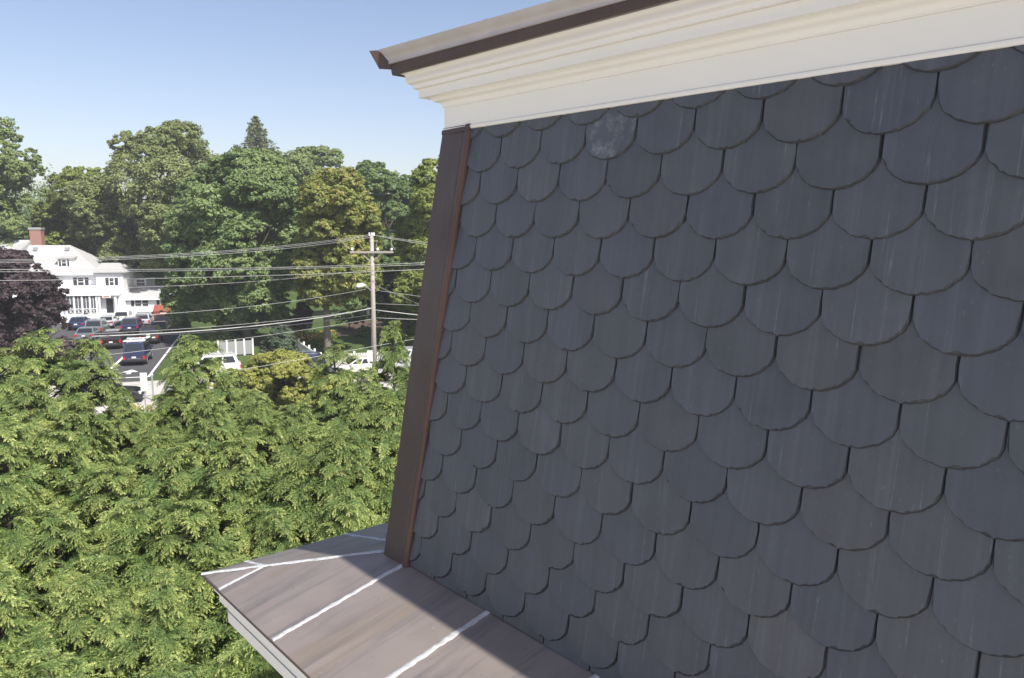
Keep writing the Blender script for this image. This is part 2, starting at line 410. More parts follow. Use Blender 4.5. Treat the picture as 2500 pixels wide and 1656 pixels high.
# hip flashing ---------------------------------------------
def flashing(name, mat, section, smooth=False):
    m = MB(); k = len(section); n = 24
    for i in range(n+1):
        s = -.085 + (S_END+.085+.012)*i/n; wv = .0012*math.sin(i*1.7)+.001*math.sin(i*.6)
        ul = -.474 - .1205*(s+.08); ur = ul + .243
        for (side, t, off) in section:
            m.v.append(W((ur if side else ul) + t, s, off + wv*(off > .02)))
    for i in range(n):
        for j in range(k-1): m.f.append((i*k+j, i*k+j+1, (i+1)*k+j+1, (i+1)*k+j))
    m.f.append(tuple(range(k))); m.f.append(tuple(n*k+j for j in range(k))[::-1])
    return m.build(name, mat, fl, smooth)
fl = MB().build('hip_flashing', None, bld)
bpy.data.objects.remove(fl)
fl = None
plate_sec = [(0, .03, -.25), (0, -.004, -.02), (0, 0, .040), (0, .006, .046), (1, -.060, .046), (1, -.052, .043), (1, -.048, .0)]
hem_sec = [(1, -.052, .0), (1, -.052, .040), (1, -.046, .047), (1, -.038, .0515), (1, -.022, .0525), (1, -.010, .050), (1, -.003, .044), (1, 0, .034), (1, 0, .0)]
def fl_build():
    global fl
    fl = bld; plate = flashing('hip_flashing', M['copper_brown'], plate_sec)
    fl = plate; flashing('flashing_hem', M['copper_hem'], hem_sec)
    m = MB(); a = [W(-.476, -.075, .0475), W(-.232, -.075, .0545), W(-.234, -.052, .0545), W(-.478, -.052, .0475)]
    m.poly(a).build('flashing_cap', M['copper_dark'], plate)
fl_build()

# cornice ---------------------------------------------------
U0, N0 = -.4593, .035
def sweep(name, prof, mat, parent, shear=.010, u0=U0, n0=N0, u1=7.0, n1=-7.0, smooth=False, base=0.0, zsh=None):
    m = MB(); k = len(prof)
    for (o, z) in prof:
        sh = shear if zsh is None else zsh(o, z)
        m.v += [B(u1, n0+o, z + base - sh*min(2.8, u1-u0)), B(2.3, n0+o, z + base - sh*(2.3-u0)), B(u0-o, n0+o, z+base), B(u0-o, n1, z+base)]
    for i in range(k-1):
        for j in range(3): m.f.append((4*i+j, 4*i+j+1, 4*i+j+5, 4*i+j+4))
    o = m.build(name, mat, parent, smooth)
    if smooth:
        e = o.modifiers.new('split', 'EDGE_SPLIT'); e.split_angle = R(38)
    return o
def curve(p0, p1, bulge, n=8, s=0.0):
    """smooth arc (or ogee when s) between two profile points"""
    out = []; dx, dz = p1[0]-p0[0], p1[1]-p0[1]
    for i in range(n+1):
        t = i/n; b = bulge*math.sin(math.pi*t) + s*math.sin(2*math.pi*t)
        out.append((p0[0]+dx*t + dz*b, p0[1]+dz*t - dx*b))
    return out
frieze = sweep('frieze_board', [(-.04, .088), (.0, .088), (.0, .191), (-.04, .191)], M['cream'], bld)
sweep('bead', [(-.045, .071)] + curve((-.010, .070), (.005, .081), .35, 6) + [(.004, .0865), (-.012, .0875)], M['cream'], frieze, smooth=True)
sweep('bed_moulding', [(-.01, .1915), (.006, .1915), (.006, .199)] + curve((.010, .203), (.049, .2375), 0, 12, -.10) + [(.054, .2385), (.054, .246)], M['cream'], frieze, smooth=True)
sweep('corona', [(.0, .2425), (.094, .2425), (.094, .2875), (.0, .29)], M['cream'], frieze)
sweep('crown_moulding', [(.07, .2885), (.1145, .2885), (.1165, .3075), (.121, .3085)] + curve((.123, .310), (.161, .364), 0, 14, .13) + [(.166, .368), (.10, .372)], M['cream'], frieze, smooth=True)
# gutter ------------------------------------------------------
gsh = lambda o, z: .012 + .022*max(0, min(1, (z-.36)/.125))
gut = sweep('gutter', [(.1985, .414)] + curve((.206, .416), (.238, .485), -.10, 12, -.05) + [(.2395, .4885), (.235, .489)] + curve((.234, .484), (.200, .420), .10, 6) + [(.13, .420)],
            M['copper_gutter'], bld, zsh=gsh, smooth=True)
sweep('drip_band', [(.150, .3665), (.169, .362), (.1905, .3585), (.1935, .372), (.1965, .4125), (.19, .4125)], M['copper_dark'], gut, zsh=lambda o, z: .011+.007*max(0, (z-.358)/.06))
def fin():
    pts = [(.2745, .4826), (.239, .393), (.193, .388), (.197, .413), (.2105, .444), (.226, .466), (.2405, .4845)]
    m = MB(); k = len(pts); d = .0022
    for s in (-1, 1):
        for (o, z) in pts: m.v.append(B(U0-o+s*d, N0+o+s*d, z))
    m.f.append(tuple(range(k))); m.f.append(tuple(range(k, 2*k))[::-1])
    for i in range(k): m.f.append((i, (i+1) % k, k+(i+1) % k, k+i))
    m.build('gutter_mitre_fin', M['copper_dark'], gut)
fin()
for u in (.17, 1.05):                                     # lapped joints of the gutter lengths
    m = MB()
    for i, (o, z) in enumerate(curve((.2078, .4165), (.2400, .485), -.10, 10, -.05)):
        sh = gsh(o, z); m.v += [B(u, N0+o, z-sh*(u-U0)), B(u+.035, N0+o, z-sh*(u+.035-U0))]
        if i: m.f.append((2*i-2, 2*i-1, 2*i+1, 2*i))
    m.build('gutter_lap', M['copper_gutter'], gut, True)

# copper eave ----------------------------------------------------
def AF(u, n, h=0.0): return B(u, n, ZB - (n-NB)*APS + h)      # front slope
def AR(u, n, h=0.0): return B(u, n, ZB - (CU-u)*APS + h)      # return slope
def hip_u(n): return CU - (n-NB)
TIPU = hip_u(NE)
eave = MB().hexa([B(-.9, .15, -2.46), B(7, .15, -2.46), B(7, -7, -2.46), B(-.9, -7, -2.46), B(-.74, .12, -2.30), B(7, .12, -2.30), B(7, -7, -2.30), B(-.74, -7, -2.30)]).build('copper_eave', M['roof_cap'], bld)
M['copper_r'] = M['copper'].copy()
for nd in M['copper_r'].node_tree.nodes:
    if nd.type == 'MAPPING': nd.inputs['Rotation'].default_value = (0, 0, R(90))
NI = NB - .06
def pan(pts, fn, mat, h):
    m = MB(); k = len(pts)
    m.v = [fn(u, n, h) for u, n in pts] + [fn(u, n, h-.012) for u, n in pts]
    m.f = [tuple(range(k)), tuple(range(k, 2*k))[::-1]] + [(i, k+i, k+(i+1) % k, (i+1) % k) for i in range(k)]
    o = m.build('copper_pan', mat, eave); return o
usm = [-1.29, -.565, .165, .88, 1.60, 2.32, 3.04, 3.8]
nh = CU - usm[0] + NB
pan([(TIPU, NE), (usm[0], nh), (usm[0], NE)], AF, M['copper'], 0)
pan([(usm[0], NE), (usm[0], nh), (hip_u(NB), NB), (CU-.0+.06, NI), (usm[1], NI), (usm[1], NE)][::1], AF, M['copper'], .0012)
for i in range(1, len(usm)-1):
    pan([(usm[i]+.001, NE), (usm[i]+.001, NI), (usm[i+1], NI), (usm[i+1], NE)], AF, M['copper'], .0012*(i % 2))
nsm = [nh, .093, -.60, -1.30, -2.0, -2.7]
pan([(TIPU, NE), (TIPU, nsm[0]), (usm[0], nsm[0])], AR, M['copper_r'], 0)
pan([(TIPU, nsm[0]), (TIPU, nsm[1]), (CU+.06, nsm[1]), (CU, NB), (usm[0], nsm[0])], AR, M['copper_r'], .0012)
for i in range(1, len(nsm)-1):
    pan([(TIPU, nsm[i]-.001), (TIPU, nsm[i+1]), (CU+.06, nsm[i+1]), (CU+.06, nsm[i]-.001)], AR, M['copper_r'], .0012*(i % 2))
def seam(a, b, fn, wd=.0155, seed=0):
    r = random.Random(seed); m = MB(); a, b = Vector((*a, 0)), Vector((*b, 0)); t = (b-a).normalized(); nn = Vector((-t.y, t.x, 0)); n = max(8, int((b-a).length/.012))
    lw = rw = 1.0; off = 0
    for i in range(n+1):
        p = a + (b-a)*(i/n); lw += (1-lw)*.35 + r.uniform(-.22, .22); rw += (1-rw)*.35 + r.uniform(-.22, .22); off += -off*.2 + r.uniform(-.0012, .0012)
        for q, h in ((-1, .0016), (-.62, .0046), (0, .0062+r.uniform(-.001, .001)), (.62, .0046), (1, .0016)):
            c = p + nn*(off + wd*q*(lw if q < 0 else rw)); m.v.append(fn(c.x, c.y, h))
    for i in range(n):
        for j in range(4): m.f.append((5*i+j, 5*i+j+1, 5*i+j+6, 5*i+j+5))
    m.f += [tuple(range(5)), tuple(5*n+j for j in range(5))[::-1]]
    o = m.build('solder_seam', M['solder'], eave, True); return o
for i, u in enumerate(usm[1:7]): seam((u, NB+.005 if i else NB+.02), (u, NE-.002), AF, .0165, 40+i)
seam((usm[0], nh), (usm[0], NE-.002), AF, .013, 60); seam((usm[0], nsm[0]), (TIPU+.002, nsm[0]), AR, .013, 61)
for i, n_ in enumerate(nsm[1:5]): seam((CU+.02, n_), (TIPU+.002, n_), AR, .0145, 70+i)
def hipf(u, n, h): 
    zf, zr = -(n-NB)*APS, -(CU-u)*APS
    return B(u, n, ZB + min(zf, zr) + h + .001)
seam((CU, NB), (TIPU+.004, NE-.004), hipf, .016, 90)
# folded front edge and the painted moulding beneath
sweep('drip_edge', [(-.006, -2.4275), (.004, -2.4295), (.006, -2.436), (.002, -2.444), (-.012, -2.445)], M['copper_brown'], eave, 0, CU-(NE-NB), NE)
sweep('eave_moulding', [(-.012, -2.441), (-.020, -2.4455), (-.046, -2.452), (-.050, -2.475), (-.050, -2.520)] + curve((-.052, -2.530), (-.092, -2.612), 0, 12, .10) + [(-.095, -2.625), (-.1075, -2.632), (-.1075, -2.655)],
      M['cream'], eave, 0, CU-(NE-NB), NE, smooth=True)
sweep('eave_fascia', [(-.10, -2.650), (-.106, -2.655), (-.106, -2.722), (-.118, -2.722), (-.118, -2.710), (-.80, -2.710)], M['cream'], eave, 0, CU-(NE-NB), NE)

# ------------------------------------------------------------ vegetation
GREENS = {
    'mid':    [(0.0, (0.116, 0.174, 0.056)), (.5, (0.177, 0.246, 0.083)), (1.0, (0.272, 0.354, 0.124))],
    'olive':  [(0.0, (0.140, 0.175, 0.066)), (.5, (0.220, 0.258, 0.101)), (1.0, (0.342, 0.376, 0.167))],
    'dense':  [(0.0, (0.120, 0.180, 0.069)), (.5, (0.193, 0.264, 0.103)), (1.0, (0.308, 0.394, 0.158))],
    'maple':  [(0.0, (.125, .165, .045)), (.48, (.215, .255, .070)), (.74, (.310, .300, .090)), (.90, (.40, .29, .09)), (1.0, (.46, .25, .09))],
    'light':  [(0.0, (0.141, 0.193, 0.072)), (.5, (0.224, 0.283, 0.111)), (1.0, (0.321, 0.380, 0.164))],
    'bright': [(0.0, (0.125, 0.172, 0.042)), (.5, (0.205, 0.251, 0.064)), (1.0, (0.317, 0.343, 0.099))],
    'deep':   [(0.0, (0.085, 0.138, 0.049)), (.5, (0.143, 0.208, 0.075)), (1.0, (0.233, 0.313, 0.118))],
    'purple': [(0.0, (.024, .016, .018)), (.5, (.052, .036, .040)), (1.0, (.130, .095, .102))],
    'blue':   [(0.0, (0.062, 0.096, 0.055)), (.5, (0.101, 0.144, 0.086)), (1.0, (0.162, 0.210, 0.126))],
    'shrub':  [(0.0, (0.194, 0.217, 0.053)), (.5, (0.307, 0.322, 0.083)), (1.0, (0.448, 0.434, 0.143))],
    'hemlock':[(0.0, (0.046, 0.085, 0.025)), (.35, (0.120, 0.181, 0.052)), (.65, (0.233, 0.293, 0.086)), (1.0, (0.552, 0.587, 0.209))],
    'spruce': [(0.0, (0.113, 0.143, 0.072)), (.5, (0.170, 0.203, 0.097)), (1.0, (0.259, 0.284, 0.138))],
    'flower': [(0.0, (.10, .16, .03)), (.62, (.20, .26, .05)), (.66, (.60, .20, .04)), (.85, (.75, .42, .05)), (1.0, (.70, .70, .60))],
}
LM = {k: leaf_mat('leaves ' + k, v, .15 if k in ('purple', 'hemlock') else .28) for k, v in GREENS.items()}

def leaves_mesh(name, C, NRM, size, tint, mat):
    """one folded rhombic leaf (two triangles) per centre"""
    n = len(C); r = RNG.normal(size=(n, 3)); nr = NRM/np.linalg.norm(NRM, axis=1, keepdims=True)
    a = np.cross(nr, r); a /= np.linalg.norm(a, axis=1, keepdims=True) + 1e-9; b = np.cross(nr, a)
    s = size[:, None]
    V = np.stack([C - a*s*.55 - b*s*.40, C + a*s*.75, C - a*s*.35 + b*s*.52], 1).reshape(-1, 3)
    return fast_mesh(name, V, np.arange(3*n).reshape(-1, 3), mat, tint)

def in_poly(P, poly):
    x, y = P[:, 0], P[:, 1]; ins = np.zeros(len(P), bool); n = len(poly)
    for i in range(n):
        x0, y0 = poly[i]; x1, y1 = poly[(i+1) % n]
        c = ((y0 > y) != (y1 > y)) & (x < (x1-x0)*(y-y0)/((y1-y0) or 1e-9) + x0); ins ^= c
    return ins
def edge_dist(P, poly):
    d = np.full(len(P), 1e9); n = len(poly)
    for i in range(n):
        a = np.array(poly[i], float); b = np.array(poly[(i+1) % n], float); ab = b-a
        t = np.clip(((P-a)@ab)/(ab@ab+1e-9), 0, 1)[:, None]; d = np.minimum(d, np.hypot(*(P-(a+t*ab)).T))
    return d
def limb(m, p, q, r0, r1, wob, rr, k=6):
    n = 4; pts = []
    for i in range(n+1):
        t = i/n; c = Vector(p).lerp(Vector(q), t)
        if 0 < i < n: c += Vector((rr.uniform(-wob, wob), rr.uniform(-wob, wob), rr.uniform(-wob, wob)))
        pts.append(c)
    m.tube(pts, [r0 + (r1-r0)*i/n for i in range(n+1)], k, False)
def broadleaf(name, label, d, outline, trunk_x, kind, leaf=.26, lobes=26, clumps=24, per=42, trunk_r=.35, cat='tree', group=None, depth=1.0, bark='bark', rmax=60, loose=1.0, seed=1, gz=0.0):
    """crown made of overlapping lobes that fill the outline (noted on the photograph) at the tree's own distance and depth"""
    rng = np.random.default_rng(seed); rr = random.Random(seed); poly = outline
    xs = [p[0] for p in poly]; ys = [p[1] for p in poly]
    cand = np.stack([rng.uniform(min(xs), max(xs), 6000), rng.uniform(min(ys), max(ys), 6000)], 1); cand = cand[in_poly(cand, poly)]
    ed = edge_dist(cand, poly); taken = []
    for c, e in zip(cand, ed):                                # dart throwing, lobes just touching the outline
        r = min(e*1.05, rmax*rng.uniform(.55, 1.0))
        if r < rmax*.22: continue
        if all(math.hypot(c[0]-q[0], c[1]-q[1]) > .62*min(r, q[2]) + .10*max(r, q[2]) for q in taken): taken.append((c[0], c[1], r))
        if len(taken) >= lobes*1.5: break
    half = (max(xs)-min(xs))*.5*depth
    root = at(trunk_x, sum(ys)/len(ys), d); root.z = gz
    L = []
    for (x, y, r) in taken:
        e = float(edge_dist(np.array([[x, y]]), poly)[0]); dd = min(half, e*1.25)
        off = rng.uniform(-1, 1)*dd*mpp(d); p = at(x, y, d+off); L.append((p, r*mpp(d+off)))
    C, NR, SZ, T = [], [], [], []
    for (p, r) in L:
        k = max(10, int(clumps*2.2*(r/(rmax*.78*mpp(d)))**1.6)); lt = rng.uniform(-.13, .13)
        v = rng.normal(size=(k, 3)); v /= np.linalg.norm(v, axis=1, keepdims=True); v[:, 2] = np.where(v[:, 2] < -.55, -v[:, 2], v[:, 2]); v[:, 1] = np.where((v[:, 1] > .35) & (rng.uniform(size=k) < .6), -v[:, 1], v[:, 1])
        cc = np.array(p) + v*r*(rng.uniform(.62, 1.04, (k, 1))**.8); cr = r*rng.uniform(.13, .36, k)*loose
        for j in range(k):
            m = max(6, int(1.35*per*(cr[j]/(.31*r))**1.5)); q = rng.normal(size=(m, 3)); q /= np.linalg.norm(q, axis=1, keepdims=True)
            rad = rng.uniform(.35, 1.0, (m, 1))**.6*cr[j]; sc = np.array([1.15, 1.15, .72])
            C.append(cc[j] + q*rad*sc); NR.append(q*.7 + v[j]*.5 + np.array([0, 0, .55]) + rng.normal(size=(m, 3))*.55)
            SZ.append(leaf*1.02*rng.uniform(.6, 1.25, m)); T.append(np.clip(.48 + lt + rng.uniform(-.17, .17) + rng.normal(size=m)*.13, 0, 1))
    C = np.concatenate(C) - np.array(root)
    me = leaves_mesh('crown', C, np.concatenate(NR), np.concatenate(SZ), np.concatenate(T), LM[kind])
    e = empty(name, root, label=label, cat=cat, group=group)
    link(bpy.data.objects.new('crown', me), e)
    m = MB(); top = max(p.z for p, r in L) - gz; low = min(p.z for p, r in L) - gz; fork = max(.25, low*.9 + .12*top)
    sp_pt = Vector((0, 0, fork)); limb(m, (0, 0, -.2), sp_pt, trunk_r*1.15, trunk_r*.8, trunk_r*.25, rr, 8)
    cen = sum((p for p, r in L), Vector())/len(L) - root; cen.z = max(cen.z, fork+.5)
    limb(m, sp_pt, cen, trunk_r*.8, trunk_r*.45, trunk_r*.6, rr, 8)
    for (p, r) in L:
        q = Vector(p) - root; b = sp_pt.lerp(cen, rr.uniform(.0, 1.0) if q.z > fork else 0)
        limb(m, b, q, trunk_r*.30, trunk_r*.07, (q-b).length*.06, rr, 5)
    m.build('trunk', M[bark], e, True)
    return e

BT = 'broadleaf trees beyond the street'
broadleaf('broadleaf_tree', 'loose pale green tree cut off by the left edge above the white house', 104,
    [(-150, 330), (-60, 285), (8, 272), (40, 300), (62, 335), (85, 350), (104, 385), (96, 412), (72, 425), (66, 450), (80, 470), (60, 500), (78, 535), (60, 600), (-150, 610)], -50, 'light', .28, 46, 24, 40, .45, seed=21, rmax=38, loose=.9, gz=2)
broadleaf('broadleaf_tree', 'round mid green tree between the chimney and the tall olive oak', 112,
    [(70, 560), (84, 470), (104, 432), (130, 398), (165, 388), (200, 384), (238, 395), (262, 425), (262, 600), (70, 620)], 150, 'bright', .30, 26, 22, 38, .4, seed=22, rmax=40, gz=2)
broadleaf('oak_tree', 'tall spreading olive green oak rising behind the white house', 106,
    [(140, 470), (170, 430), (240, 398), (262, 375), (252, 345), (238, 322), (256, 296), (272, 288), (292, 300), (312, 318), (340, 295), (380, 285), (410, 280), (445, 290), (475, 312), (505, 350), (540, 420), (560, 520), (520, 600), (420, 650), (300, 640), (225, 600), (170, 540)], 300, 'olive', .28, 54, 26, 46, .55, seed=23, rmax=58, gz=1.5)
broadleaf('broadleaf_tree', 'dark leafy tree standing in the shade right behind the house roof', 118,
    [(75, 600), (90, 520), (150, 480), (240, 500), (330, 560), (420, 600), (420, 690), (250, 680), (100, 640)], 260, 'deep', .32, 24, 22, 36, .4, seed=24, rmax=46, gz=2)
broadleaf('broadleaf_tree', 'largest dense dark green tree left of the yellowing maple', 78,
    [(372, 700), (392, 610), (385, 520), (400, 455), (440, 405), (480, 372), (540, 350), (600, 345), (650, 372), (682, 420), (700, 480), (705, 560), (690, 640), (668, 705), (660, 765), (570, 762), (480, 752), (420, 742), (380, 740)], 561, 'dense', .23, 78, 28, 48, .42, bark='bark_grey', seed=25, rmax=52)
broadleaf('maple_tree', 'yellowing maple with orange tinged leaves and a straight grey trunk', 72,
    [(690, 700), (676, 600), (690, 540), (678, 470), (700, 420), (745, 392), (800, 386), (842, 412), (850, 450), (880, 490), (888, 540), (872, 600), (885, 650), (860, 690), (800, 700), (770, 722), (725, 712)], 749, 'maple', .21, 58, 27, 46, .30, bark='bark_grey', seed=26, rmax=40)
broadleaf('broadleaf_tree', 'domed pale green tree on the skyline right of the spruce', 128,
    [(600, 480), (640, 372), (680, 345), (730, 338), (780, 345), (812, 385), (830, 460), (700, 520)], 720, 'light', .32, 22, 24, 40, .35, seed=27, rmax=40, gz=3.5)
broadleaf('broadleaf_tree', 'pale green tree top just below the spruce on the skyline', 122,
    [(470, 470), (500, 372), (540, 345), (600, 345), (650, 350), (680, 400), (660, 500), (540, 520)], 580, 'mid', .30, 22, 24, 40, .35, seed=28, rmax=38, gz=3)
broadleaf('broadleaf_tree', 'dark green tree with layered crown right of the yellowing maple', 100,
    [(800, 470), (815, 385), (850, 370), (880, 375), (905, 400), (940, 405), (975, 430), (990, 560), (960, 660), (860, 640), (820, 560)], 900, 'deep', .27, 34, 25, 42, .38, seed=29, rmax=40, gz=1)
broadleaf('broadleaf_tree', 'bright yellow green tree directly beside the slate building corner', 74,
    [(905, 560), (930, 480), (950, 440), (945, 405), (985, 370), (1020, 335), (1090, 330), (1120, 420), (1110, 600), (1080, 740), (960, 745), (900, 700), (920, 640)], 1010, 'bright', .22, 40, 26, 44, .32, seed=30, rmax=40)
broadleaf('broadleaf_tree', 'shaded deep green tree low behind the utility pole', 84,
    [(830, 690), (850, 600), (900, 560), (960, 570), (1000, 620), (1010, 720), (940, 760), (850, 745)], 930, 'deep', .24, 26, 24, 40, .3, seed=31, rmax=36)
broadleaf('copper_beech', 'dark purple leaved tree in front of the white house', 63,
    [(-110, 620), (-40, 585), (30, 572), (62, 582), (92, 612), (122, 640), (162, 662), (150, 690), (162, 715), (140, 742), (180, 752), (212, 770), (214, 800), (150, 860), (60, 900), (-110, 920)], 20, 'purple', .20, 52, 26, 46, .28, seed=32, rmax=36)
broadleaf('ornamental_shrub', 'small reddish shrub beside the trunk of the dense tree', 77, [(675, 735), (690, 700), (708, 690), (722, 712), (722, 760), (682, 762)], 700, 'purple', .14, 9, 16, 26, .07, cat='shrub', seed=33, rmax=14)
broadleaf('garden_shrub', 'large yellow green rounded shrub beside the street', 49,
    [(535, 930), (552, 855), (590, 822), (650, 806), (705, 820), (742, 850), (756, 925), (720, 950), (560, 950)], 640, 'shrub', .13, 60, 24, 44, .10, cat='shrub', seed=34, rmax=24, depth=.9)
broadleaf('garden_shrub', 'low yellow green shrub between the white car and the large shrub', 50, [(488, 925), (498, 872), (530, 852), (566, 856), (585, 890), (590, 930)], 540, 'shrub', .12, 24, 22, 40, .07, cat='shrub', seed=36, rmax=20, depth=.9)
broadleaf('garden_shrub', 'low yellow green shrub right of the large shrub in front of the dark blue car', 50, [(722, 925), (735, 885), (762, 868), (800, 872), (826, 900), (830, 930)], 775, 'shrub', .12, 22, 22, 40, .07, cat='shrub', seed=37, rmax=18, depth=.9)
broadleaf('garden_shrub', 'small blue green conifer shrub beside the grey trunk', 69,
    [(600, 800), (622, 768), (640, 752), (668, 752), (686, 790), (690, 838), (640, 850), (602, 835)], 645, 'blue', .13, 24, 22, 40, .10, cat='shrub', seed=35, rmax=18, depth=.9)
for i, (x0, x1, y0, y1, d, k, t) in enumerate([(440, 560, 760, 812, 76, 'deep', 'dark shrub under the dense tree beside the white fence'), (815, 870, 752, 785, 84, 'deep', 'dark shrub left of the utility pole in the mulch bed'),
        (905, 985, 738, 772, 86, 'mid', 'green shrub right of the utility pole behind the lawn'), (395, 440, 720, 772, 82, 'dense', 'leafy shrub at the right end of the parking lot'), (640, 720, 712, 770, 82, 'mid', 'sunlit hedge behind the flower bed'),
        (762, 850, 690, 752, 90, 'deep', 'dark shrub behind the maple trunk'), (480, 600, 722, 790, 86, 'deep', 'shaded undergrowth beneath the dense tree'), (575, 690, 706, 782, 92, 'deep', 'shaded undergrowth left of the maple trunk'), (860, 960, 690, 745, 94, 'deep', 'shaded undergrowth behind the utility pole'), (930, 1060, 690, 770, 90, 'mid', 'leafy undergrowth beside the slate building corner')]):
    broadleaf('garden_shrub', t, d, [(x0, y1), (x0+.1*(x1-x0), y0+.4*(y1-y0)), (x0+.4*(x1-x0), y0), (x0+.75*(x1-x0), y0+.1*(y1-y0)), (x1, y0+.5*(y1-y0)), (x1, y1)], (x0+x1)/2, k, .16, 14, 18, 30, .07, cat='shrub', seed=50+i, rmax=(y1-y0)*.42)

for i, (dx, dy, rz) in enumerate(((17, 4, 2.2), (27, -3, 4.1), (40, 6, .8), (52, 0, 3.0))):   # the row of trees goes on behind the building
    src = [o for o in COL.objects if o.get('label', '').startswith(('bright yellow green tree', 'dark green tree with layered', 'shaded deep green tree low', 'bright yellow green tree'))][i % 3]
    c = copy_tree(src); c.location = (-7.0+dx, 78+dy, 0); c.rotation_euler = (0, 0, rz); tag(c, 'broadleaf tree standing behind the slate building, hidden from view', 'tree', 'trees hidden behind the building')
# the spruce on the skyline
def spruce(x, ytop, d, h, name, label, spread, gz):
    rng = np.random.default_rng(77); top = at(x, ytop, d); root = Vector((top.x, top.y, gz)); H = top.z-gz; C, NR, SZ, T = [], [], [], []; m = MB(); rr = random.Random(9)
    m.tube([(0, 0, 0), (0, 0, H*.6), (0, 0, H)], [.35, .2, .02], 6)
    z = H
    while z > H-h:
        f = (H-z)/h; L = spread*f**.75*rr.uniform(.8, 1.15)+.15
        for a in np.linspace(0, 6.28, 7)[:-1]+rr.uniform(0, 6):
            l = L*rr.uniform(.7, 1.2); n = int(16+50*l/2.4); t = rng.uniform(.05, 1, n); dirv = np.array([math.cos(a), math.sin(a), 0]); 
            p = np.array([0, 0, z]) + dirv*(t*l)[:, None] + np.array([0, 0, 1])*((t**2*.35*l-.28*l*t)[:, None]); p += rng.normal(size=(n, 3))*np.array([.16, .16, .10])*(.4+.6*t[:, None]); p[:, 2] -= rng.uniform(0, .35, n)*t
            C.append(p); NR.append(rng.normal(size=(n, 3))+np.array([0, 0, .4])); SZ.append(rng.uniform(.22, .4, n)); T.append(np.clip(.5+rng.normal(size=n)*.2, 0, 1))
            m.tube([(0, 0, z), tuple(p0 for p0 in (np.array([0, 0, z])+dirv*l*.95+np.array([0, 0, .06*l])))], [.05, .015], 4, False)
        z -= .55
    e = empty(name, root, label=label, cat='tree'); link(bpy.data.objects.new('crown', leaves_mesh('crown', np.concatenate(C), np.concatenate(NR), np.concatenate(SZ), np.concatenate(T), LM['spruce'])), e); m.build('trunk', M['bark'], e, True)
spruce(590, 270, 134, 9.5, 'spruce_tree', 'pointed spruce standing above the skyline of trees', 5.2, 4.5)

# far wood that closes the gaps
def wood():
    rng = np.random.default_rng(3); n = 150000
    x = rng.uniform(-140, 70, n); d = rng.uniform(138, 158, n); z = hill(x, d)
    prof = 12.5 + 2.5*np.sin(x*.21+1)+2.2*np.sin(x*.53)+1.2*np.sin(x*1.3) + 2.0*np.sin(d*.9+x*.35)
    hh = rng.uniform(0, 1, n)**.7; C = np.stack([x, d, z+.3+hh*prof], 1)
    me = leaves_mesh('woodland', C, rng.normal(size=(n, 3))+np.array([0, -.5, .6]), rng.uniform(.3, .5, n), np.clip(.45+.2*np.sin(x*.9+d)+rng.normal(size=n)*.15, 0, 1), LM['deep'])
    tag(link(bpy.data.objects.new('woodland', me)), 'distant dark wood closing the view behind the trees', 'wood', kind='stuff')
wood()
def flowers(name, label, cs, n, spread, hmax, kind, d0, sz=.1, seed=1):
    rng = np.random.default_rng(seed); c = ground(*cs); P = rng.uniform(-1, 1, (n, 2))*spread; h = rng.uniform(0.02, hmax, n)
    t = np.where((h > hmax*.72) & (rng.uniform(size=n) < .5), rng.uniform(.66, 1, n), rng.uniform(0, .6, n))
    me = leaves_mesh(name, np.stack([P[:, 0], P[:, 1], h], 1), rng.normal(size=(n, 3)), rng.uniform(.7, 1.3, n)*sz, t, LM[kind])
    o = link(bpy.data.objects.new(name, me)); o.location = c; tag(o, label, 'flowers', kind='stuff')
flowers('flower_bed', 'bed of orange and yellow lilies in front of the maple trunk', (715, 792), 2600, (2.3, 3.0), .95, 'flower', 77, .17, 4)
flowers('flower_bed', 'small clump of yellow flowers between the hemlocks by the street', (326, 968), 900, (1.2, .8), .8, 'flower', 45, .10, 5)

# hemlock screen ------------------------------------------------------
def spray_template(seed):
    """flat feathery twig of unit length along x, lying in xy: short leaflets (single triangles) along an arching axis"""
    r = random.Random(seed); tri = []; tips = []
    def leaf(p, ang, ln, wd, drop, t):
        ca, sa = math.cos(ang), math.sin(ang)
        def pt(a, b, z): return (p[0]+ca*a-sa*b, p[1]+sa*a+ca*b, p[2]+z)
        zt = r.uniform(-.055, .055); tri.append([pt(0, wd, zt), pt(ln, 0, -drop), pt(0, -wd, -zt)]); tips.append(t)
    n = 6
    for i in range(n):
        t = .04 + .88*i/(n-1); zc = -.18*t*t
        for s in (1, -1):
            tt = t + (.045 if s > 0 else 0); L = (.27*(1-tt)**.6 + .12)*r.uniform(.7, 1.25); ang = s*(R(60)-R(18)*tt)*r.uniform(.8, 1.2)
            leaf((tt, 0, zc), ang, L, .062, .05*r.uniform(0, 2), .30+.50*tt)
    leaf((.84, 0, -.15), 0, .28, .05, .06, .95)
    return np.array(tri), np.array(tips)
SPL = [spray_template(3+i) for i in range(6)]; SPQ = np.stack([a for a, b in SPL]); SPT = SPL[0][1]                                   # (m,3,3)
